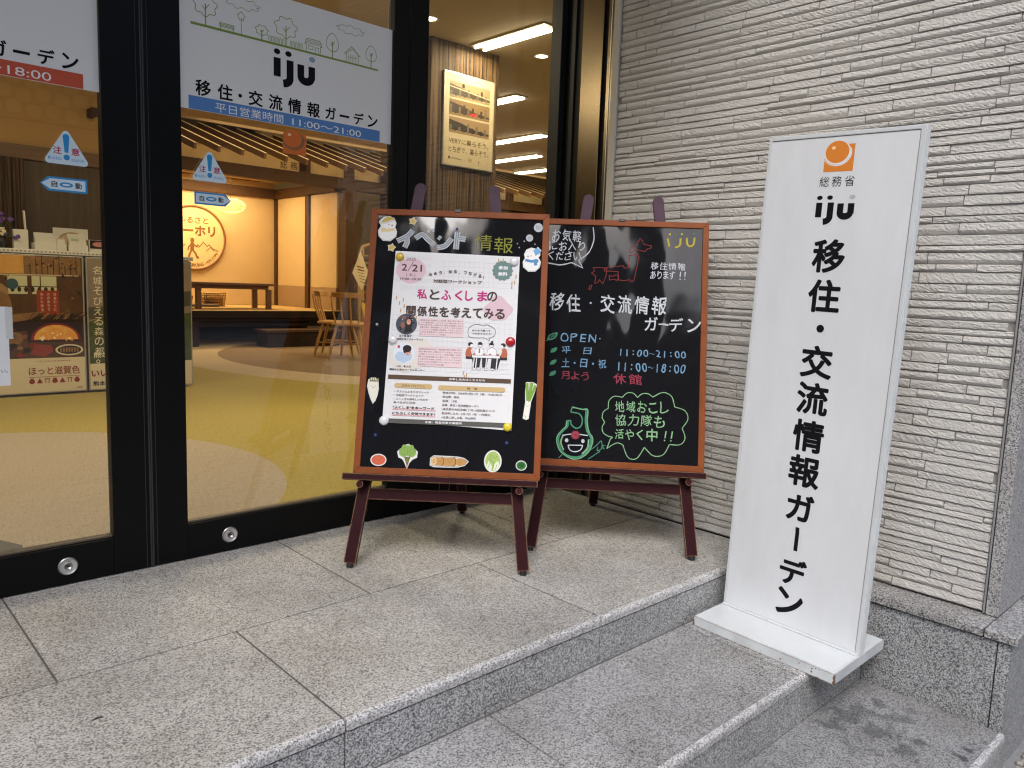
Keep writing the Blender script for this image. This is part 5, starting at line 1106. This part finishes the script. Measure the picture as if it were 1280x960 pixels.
# four people chatting at a table
rust = flat("poster_rust", (186, 104, 74)); bk = flat("poster_black", (44, 42, 48)); lw = .0011
for k in range(20): A.stroke([(.066 + .0078 * k, .735), (.066 + .0078 * k, .703 + .004 * (k % 3))], .0008, grid); 
A.rect(.068, .752, .106, .762, bk); A.rect(.184, .752, .216, .762, bk)
for cx, cy, hx, body in ((.078, .785, .084, rust), (.204, .783, .198, rust)):
    sg = 1 if cx < .14 else -1
    A.poly(smooth_pts([(cx - .011, .763), (cx - .010, .785), (cx, .795), (cx + .010, .788), (cx + .011, .763)], True, 4), body); A.ell(hx, .803, .0075, .0085, wp); A.ell(hx - sg * .002, .806, .009, .0075, bk); A.ell(hx + sg * .003, .800, .0055, .006, wp)
    A.stroke([(cx + sg * .008, .786), (cx + sg * .012, .770), (cx + sg * .028, .771)], .003, wp)
    A.poly([(cx + sg * .012, .752), (cx + sg * .034, .752), (cx + sg * .030, .718), (cx + sg * .020, .718)], bk)
for cx, hd in ((.115, .117), (.160, .158)):
    A.poly(smooth_pts([(cx - .018, .768), (cx - .015, .788), (cx, .797), (cx + .016, .788), (cx + .018, .768)], True, 4), wp); A.stroke([(cx - .018, .768), (cx - .015, .788), (cx, .797), (cx + .016, .788), (cx + .018, .768)], lw, tb); A.ell(hd, .805, .0075, .0085, wp); A.stroke(arc(hd, .805, .0075, .0085, 0, 350, 14), lw * .8, tb); A.poly(arc(hd, .806, .0088, .0095, -10, 190, 10), bk)
A.rect(.113, .774, .118, .792, rust); A.ell(.160, .817, .004, .004, bk)
for x in (.094, .128, .150, .178): A.rect(x, .768, x + .008, .773, rust)
A.rect(.090, .757, .190, .766, wp); A.stroke([(.088, .766), (.192, .766), (.190, .757), (.090, .757)], lw, tb, True)
for p in ([(.098, .756), (.122, .756), (.118, .722), (.108, .722)], [(.126, .756), (.148, .756), (.142, .724), (.128, .722)], [(.160, .756), (.184, .756), (.176, .716), (.158, .720)]): A.poly(p, bk)
for x in (.095, .104, .140, .178): A.stroke([(x + .003, .757), (x, .712)], .0035, wp); A.stroke([(x + .001, .757), (x - .002, .712)], lw * .7, tb)
for x in (.100, .116, .142, .165): A.ell(x, .716, .007, .0035, wp); A.stroke(arc(x, .716, .007, .0035, 0, 350, 10), lw * .8, tb)
A.build("people_drawing", po)
# magnets
def magnet(a, b, m, label, r=.0155, F=F1):
    mb = MB(); f = lambda x, y, z: tuple(F.world(F.pl(a + x, b + y, PC + .0026 + z)))
    mb.lathe([(r, 0), (r * 1.0, .003), (r * .93, .0065), (r * .75, .0092), (r * .45, .0108), (.0001, .0113)], (0, 0, 0), m, 28, f)
    tag(mb.build("round_magnet", origin=on_board(F, a, b, .0026)), label, "magnet", "round magnets holding the event poster")
gy = P("gold_plastic", (.62, .42, .05), .25, spec=.6); wy = P("white_plastic", (.74, .74, .77), .25, spec=.6); ry = P("red_plastic", (.48, .012, .02), .2, spec=.7); ly = P("lemon_plastic", (.76, .62, .03), .4)
magnet(-.194, 1.122, gy, "gold round magnet at the event poster's top left corner"); magnet(.226, 1.119, wy, "white round magnet on the event poster's top right corner", .0165); magnet(.2255, .820, ry, "glossy red round magnet on the event poster's right edge", .0175); magnet(-.1995, .811, wy, "white round magnet halfway down the event poster's left edge", .0165); magnet(-.2115, .517, wy, "white round magnet at the event poster's bottom left corner", .0175); magnet(.2285, .511, ly, "lemon yellow round magnet at the event poster's bottom right corner", .0155)
# laminated paper cutouts
cwht = flat("cutout_border", (226, 226, 222), .35); line_k = flat("cutout_line", (70, 58, 48), .4)
def cutout(name, label, outline, draw, cat="cutout", F=F1, grow=.004):
    B = Art(lambda a, b, l: tuple(F.world(F.pl(a, b, PC + .0006 + l))), 0); cx = sum(p[0] for p in outline) / len(outline); cy = sum(p[1] for p in outline) / len(outline)
    big = []
    n = len(outline)
    for i, p in enumerate(outline):
        d = Vector(outline[(i + 1) % n]) - Vector(outline[i - 1]); nn = Vector((d.y, -d.x)).normalized()
        if nn.dot(Vector(p) - Vector((cx, cy))) < 0: nn = -nn
        big.append(tuple(Vector(p) + nn * grow))
    Mb = B; Mb.prism(big, 0, .0009, cwht, lambda a, b, k: tuple(F.world(F.pl(a, b, PC + .0006 + k)))); B.l = .0012
    draw(B); tag(B.build(name, origin=on_board(F, cx, cy)), label, cat, "paper cutouts stuck on the event board")
def el(cx, cy, rx, ry, n=36, f=None): return [(cx + rx * (f(t) if f else 1) * math.cos(t), cy + ry * math.sin(t)) for t in [2 * PI * i / n for i in range(n)]]
def smile(B, x, y, s=1, m=None):
    m = m or line_k; B.ell(x - .006 * s, y + .004 * s, .0012 * s, .0012 * s, m, 8); B.ell(x + .006 * s, y + .004 * s, .0012 * s, .0012 * s, m, 8); B.stroke(arc(x, y + .002 * s, .0042 * s, .0045 * s, 200, 340, 6), .001 * s, m)
c_ = lambda n_, rgb: flat("cutout_" + n_, rgb, .35)
def d_tomato(B): B.poly(el(-.2225, .377, .0245, .0175), c_("tomato", (214, 104, 76))); smile(B, -.222, .376); B.stroke([(-.232, .392), (-.222, .389), (-.214, .392)], .0022, c_("leafgreen", (96, 140, 66)))
cutout("tomato_cutout", "orange red tomato cutout with a smile in the board's lower left corner", el(-.2225, .377, .0245, .0175), d_tomato)
sp = [(-.120, .352), (-.116, .372), (-.104, .386), (-.090, .392), (-.088, .410), (-.096, .418), (-.104, .414), (-.108, .428), (-.121, .434), (-.133, .428), (-.136, .414), (-.146, .418), (-.154, .408), (-.150, .392), (-.136, .386), (-.126, .372)]
def d_sp(B):
    g1 = c_("spinach", (140, 176, 88)); g2 = c_("spinach_dark", (104, 142, 62))
    for cx_, cy_0, an, ln in ((-.131, .396, 128, .030), (-.111, .396, 52, .030), (-.128, .402, 105, .034), (-.114, .402, 75, .034), (-.121, .400, 90, .034)):
        d_ = Vector((math.cos(R_(an)), math.sin(R_(an)))); n_2 = Vector((-d_.y, d_.x)); c0 = Vector((cx_, cy_0))
        pts = [tuple(c0 + d_ * ln * u + n_2 * ln * v) for u, v in ((-.15, .0), (.2, .34), (.55, .36), (1, 0), (.55, -.36), (.2, -.34))]
        B.poly(smooth_pts(pts, True, 4), g1); B.stroke(smooth_pts(pts, True, 4), .0009, g2, True); B.stroke([tuple(c0), tuple(c0 + d_ * ln * .7)], .0009, g2)
    B.poly([(-.132, .392), (-.110, .392), (-.117, .366), (-.120, .356), (-.123, .366)], c_("root", (120, 92, 58)))
    for k in range(3): B.stroke([(-.126 + .005 * k, .392), (-.121 + .001 * k, .372)], .0018, g2)
    B.ell(-.120, .358, .002, .004, c_("root_tip", (190, 110, 110))); smile(B, -.121, .410)
cutout("spinach_cutout", "leafy green spinach cutout with a brown root at the board's foot", sp, d_sp)
bo = [(-.036, .366), (-.036, .390), (-.028, .397), (.030, .397), (.060, .396), (.080, .392), (.094, .384), (.082, .372), (.060, .366), (.030, .364), (-.028, .364)]
def d_bo(B):
    t1 = c_("burdock", (196, 148, 88)); B.rrect(-.030, .366, .030, .395, .010, t1); B.rrect(.006, .366, .056, .395, .012, t1); B.ell(.066, .381, .020, .013, t1); B.poly([(.078, .392), (.092, .384), (.08, .372)], t1)
    B.ell(-.026, .381, .010, .0145, c_("burdock_cut", (226, 196, 150))); B.ell(-.026, .381, .005, .008, t1); B.ell(-.026, .381, .002, .004, c_("burdock_cut", (226, 196, 150)))
    for x in (.008, .050): B.stroke(arc(x - .008, .381, .009, .0145, -88, 88, 8), .0021, line_k)
    B.stroke(bo, .0011, line_k, True)
    for x in (-.006, .030, .066): smile(B, x, .381)
cutout("burdock_cutout", "tan three piece root cutout with three smiles at the middle of the board's foot", bo, d_bo)
def d_cab(B):
    B.poly(el(.182, .389, .026, .034), c_("cabbage", (166, 194, 106))); B.poly([(.160, .372), (.168, .392), (.178, .374), (.182, .356), (.172, .355)], c_("cabbage_white", (226, 232, 206))); B.poly([(.184, .358), (.188, .380), (.200, .392), (.206, .376), (.196, .358)], c_("cabbage_white", (226, 232, 206)))
    B.curve([(.178, .356), (.186, .380), (.172, .398), (.178, .412)], .0016, c_("spinach_dark", (104, 142, 62))); B.curve([(.166, .366), (.172, .386), (.164, .402)], .0012, c_("spinach_dark", (104, 142, 62))); B.curve([(.192, .360), (.198, .380)], .0012, c_("spinach_dark", (104, 142, 62))); smile(B, .188, .402)
cutout("cabbage_cutout", "pale green long cabbage cutout at the right of the board's foot", el(.182, .389, .027, .035), d_cab)
def d_grn(B): B.poly(el(.2825, .378, .0165, .0145), c_("green_ball", (56, 118, 52))); B.ell(.2825, .379, .010, .009, c_("green_ball_dark", (34, 92, 40)))
cutout("green_disc_cutout", "small dark green round cutout in the board's lower right corner", el(.2825, .378, .0165, .0145), d_grn, grow=.003)
dk_o = [(-.279, .640), (-.276, .662), (-.268, .668), (-.252, .668), (-.244, .660), (-.241, .630), (-.244, .606), (-.250, .588), (-.256, .578), (-.262, .590), (-.272, .614)]
def d_dai(B):
    B.poly(smooth_pts([(-.276, .640), (-.272, .655), (-.258, .656), (-.245, .652), (-.243, .628), (-.247, .602), (-.256, .582), (-.266, .606)], True, 4), c_("daikon", (236, 232, 216)))
    for k in range(5): B.stroke([(-.270 + .006 * k, .655), (-.272 + .0075 * k, .669)], .004, c_("daikon_leaf", (150, 148, 96)))
    B.stroke([(-.272, .660), (-.246, .658)], .002, line_k); smile(B, -.258, .636, 1.1)
cutout("radish_cutout", "white radish cutout smiling at the board's left edge", dk_o, d_dai, grow=.0025)
ng = [(.283, .545), (.293, .542), (.300, .544), (.306, .605), (.318, .640), (.326, .668), (.312, .674), (.290, .674), (.288, .640), (.290, .605)]
def d_neg(B):
    B.poly([(.285, .546), (.299, .545), (.304, .612), (.292, .612)], c_("leek_white", (236, 234, 218)))
    for p in ([(.292, .608), (.300, .612), (.296, .672), (.286, .672)], [(.296, .608), (.304, .612), (.314, .673), (.302, .674)], [(.298, .604), (.305, .608), (.326, .660), (.318, .668)]): B.poly(p, c_("leek_green", (124, 164, 62))); B.stroke(p, .001, c_("spinach_dark", (104, 142, 62)), True)
    smile(B, .296, .590, .9); B.stroke([(.286, .556), (.292, .548)], .001, line_k)
cutout("leek_cutout", "tall leek cutout with green tops at the board's right edge", ng, d_neg, grow=.0025)
for i, (x, y, w_) in enumerate(((-.155, 1.262, "upper"), (-.228, 1.158, "lower"))):
    st_ = [(x + (.0145 if k % 2 == 0 else .0085) * math.sin(2 * PI * k / 10 + .2), y + (.0145 if k % 2 == 0 else .0085) * math.cos(2 * PI * k / 10 + .2)) for k in range(10)]
    cutout("star_cutout", ("gold star cutout above the white brush lettering at the board's top left", "gold star cutout below the snowman with the yellow cap")[i], st_, lambda B, s=st_: B.poly(s, c_("star", (206, 178, 76))), grow=.0025)
def snow(name, label, cx, cy, s, capm, scarf, flip):
    g = -1 if flip else 1; X = lambda v: cx + g * v * s; Y = lambda v: cy + v * s
    out = [(X(a), Y(b)) for a, b in ((-.030, -.028), (-.014, -.044), (.012, -.045), (.032, -.028), (.034, -.008), (.026, .008), (.030, .024), (.022, .042), (.004, .050), (-.016, .046), (-.030, .034), (-.030, .022), (-.024, .012), (-.034, -.006))]
    def d(B):
        wm = c_("snow_body", (236, 236, 234)); B.ell(X(0), Y(-.018), .031 * s, .026 * s, wm); B.ell(X(.002), Y(.016), .027 * s, .023 * s, wm)
        B.stroke(arc(X(0), Y(-.018), .031 * s, .026 * s, 190, 350, 16), .0009, c_("snow_line", (150, 150, 156)))
        if not flip:
            B.poly(smooth_pts([(X(-.024), Y(.026)), (X(-.012), Y(.044)), (X(.008), Y(.049)), (X(.024), Y(.036))], True, 5), capm); B.stroke([(X(-.026), Y(.022)), (X(-.004), Y(.026)), (X(.020), Y(.036))], .007 * s, c_("cap_rim", (214, 212, 206))); B.ell(X(-.029), Y(.028), .006 * s, .006 * s, c_("cap_rim", (214, 212, 206)))
        else:
            B.poly([(X(-.034), Y(.034)), (X(-.014), Y(.018)), (X(-.004), Y(.040)), (X(-.022), Y(.056))], capm); B.stroke([(X(-.036), Y(.038)), (X(-.020), Y(.055))], .005 * s, c_("cap_light", (170, 208, 226)))
        B.stroke([(X(-.022), Y(.0)), (X(0), Y(-.005)), (X(.026), Y(.0))], .011 * s, scarf); B.ell(X(-.016), Y(-.003), .010 * s, .009 * s, scarf)
        B.poly([(X(-.020), Y(-.006)), (X(-.008), Y(-.006)), (X(-.010), Y(-.022)), (X(-.022), Y(-.020))], scarf) if flip else None
        B.ell(X(.004), Y(.018), .0018, .0022, line_k); B.ell(X(.016), Y(.015), .0038 * s, .0038 * s, c_("cheek", (206, 150, 140) if not flip else (170, 80, 60)))
    cutout(name, label, out, d, grow=.0022)
snow("snowman_cutout", "snowman cutout with a yellow cap and scarf in the board's top left corner", -.247, 1.228, .98, c_("cap_gold", (196, 168, 70)), c_("scarf_cream", (226, 204, 146)), False)
snow("snowman_cutout", "snowman cutout with a blue bucket hat and scarf at the board's right edge", .291, 1.128, .92, c_("cap_blue", (96, 160, 206)), c_("scarf_blue", (64, 132, 184)), True)

# ================================================================== UPRIGHT SIGN
sg = thing("upright_sign", "tall white upright sign with black vertical writing standing on the step by the wall", "sign", (2.440, 1.183, -.158), (R_(1.62), 0, R_(.3)))
swh = P("white_sign_sheet", (.715, .74, .775), .38, col2=(.63, .645, .66), nscale=3.4, namt=.42, stretch=(1, 1.6, .55), detail=7)
alum = P("white_aluminium", (.63, .66, .68), .34, .0, col2=(.54, .565, .57), nscale=6, namt=.5)
steelw = worn("white_enamelled_steel", (.56, .59, .61), (.15, .08, .05), .4, .008, 1.6)
px, ph, pw_ = .0125, 1.668, .245
mb = MB(); mb.box(px - .0185, px + .0185, -pw_ + .010, pw_ - .010, .040, ph - .010, swh); mb.build("panel", sg)
mb = MB()
for y0, y1, z0, z1 in ((-pw_, -pw_ + .0125, .036, ph), (pw_ - .0125, pw_, .036, ph), (-pw_ + .0125, pw_ - .0125, ph - .0125, ph), (-pw_ + .0125, pw_ - .0125, .036, .047)):
    mb.box(px - .0192, px + .022, y0, y1, z0, z1, alum)
for xx in (-.0145, -.003, .0085): mb.box(px + xx, px + xx + .006, -pw_ - .0022, -pw_ + .002, .038, ph - .003, alum)
mb.build("edge_frame", sg, bevel=.0018)
mb = MB(); mb.box(px - .0195, px - .0184, -pw_ + .012, pw_ - .012, ph - .0145, ph - .0128, dark_hole); mb.box(px - .0195, px - .0184, -pw_ + .0122, -pw_ + .0137, .048, ph - .0145, P("grey_seam", (.25, .25, .24), .6)); mb.build("seam", sg)
bs = MB(); bs.box(-.1855, .1855, -.2505, .2505, .001, .037, steelw); bs.build("base_plate", sg, bevel=.0028, seg=2)
rr = random.Random(4); rust_m = P("rust_brown", (.13, .06, .03), .85, col2=(.22, .11, .06), nscale=60)
Af = Art(lambda a, b, l: (-.1856 - l, -a, b), .0001); As = Art(lambda a, b, l: (a, -.2506 - l, b), .0001)
Af.poly([(.2500, .004), (.2500, .031), (.2455, .033), (.2440, .022), (.2475, .016), (.2430, .009), (.2460, .003)], rust_m); As.poly([(-.1855, .004), (-.1855, .033), (-.1815, .030), (-.1830, .020), (-.1785, .012), (-.1810, .003)], rust_m); Af.poly([(-.2500, .004), (-.2500, .026), (-.2465, .020), (-.2440, .006)], rust_m)
for k in range(34): u = rr.uniform(-.24, .24); q = rr.uniform(.002, .010); Af.poly([(u, .0022), (u + q, .0018), (u + q * .8, .0022 + rr.uniform(.001, .004)), (u + q * .2, .0022 + rr.uniform(.0005, .003))], rust_m)
for k in range(7): u = rr.uniform(-.2, .22); q = rr.uniform(.001, .0035); v = rr.uniform(.008, .030); Af.ell(u, v, q, q * rr.uniform(.4, 1.2), rust_m, 9)
Af.build("rust_mark", sg); As.build("rust_mark", sg)
mb = MB(); mb.box(-.176, .176, -.241, .241, .0372, .0380, alum); mb.build("base_inlay", sg)
mb = MB(); mb.box(px - .030, px - .0194, -pw_ + .002, pw_ - .002, .0384, .0425, alum); mb.build("base_lip", sg, bevel=.001)
A = Art(lambda a, b, l: (px - .0186 - l, -a, b))
emblem(A, -.0475, .0455, 1.547, 1.640, orange, P("sign_white_gap", (.74, .745, .755), .4), orange_hi)
for ch_, a in zip("総務省", (-.040, .0, .040)): A.text(ch_, a - .0155, a + .0155, 1.501, 1.533, ink, .0)
iju_logo(A, -.060, .062, 1.385, 1.474, ink, flat("grey_dot_sign", (176, 178, 180)))
for ch_, zc_ in zip("移住交流情報ガデン", (1.286, 1.160, .948, .828, .703, .584, .460, .236, .128)):
    k = .053 if ch_ not in "ガデン" else .047
    A.text(ch_, -k, k, zc_ - k, zc_ + k, ink, .030, 8)
A.ell(0, 1.056, .0125, .0125, ink, 32); A.poly([(-.0075, .392), (.006, .392), (.0075, .372), (.007, .310), (-.0065, .310), (-.006, .372)], ink)
A.build("lettering", sg)
# a dry leaf on the landing and a dark fleck on the step
lm = P("dry_leaf_brown", (.05, .035, .03), .8)
mb = MB(); mb.add([(.450, 1.813, .001), (.465, 1.812, .003), (.478, 1.816, .0015), (.464, 1.819, .002)], [(0, 1, 2, 3)], lm); mb.add([(.450, 1.813, .0005), (.465, 1.812, .002), (.478, 1.816, .0008), (.464, 1.819, .0012)], [(3, 2, 1, 0)], lm); tag(mb.build("dry_leaf", origin=(.465, 1.817, 0)), "tiny dark dry leaf scrap on the landing slab", "leaf")

bpy.data.objects.remove(_to); bpy.data.curves.remove(_tc)
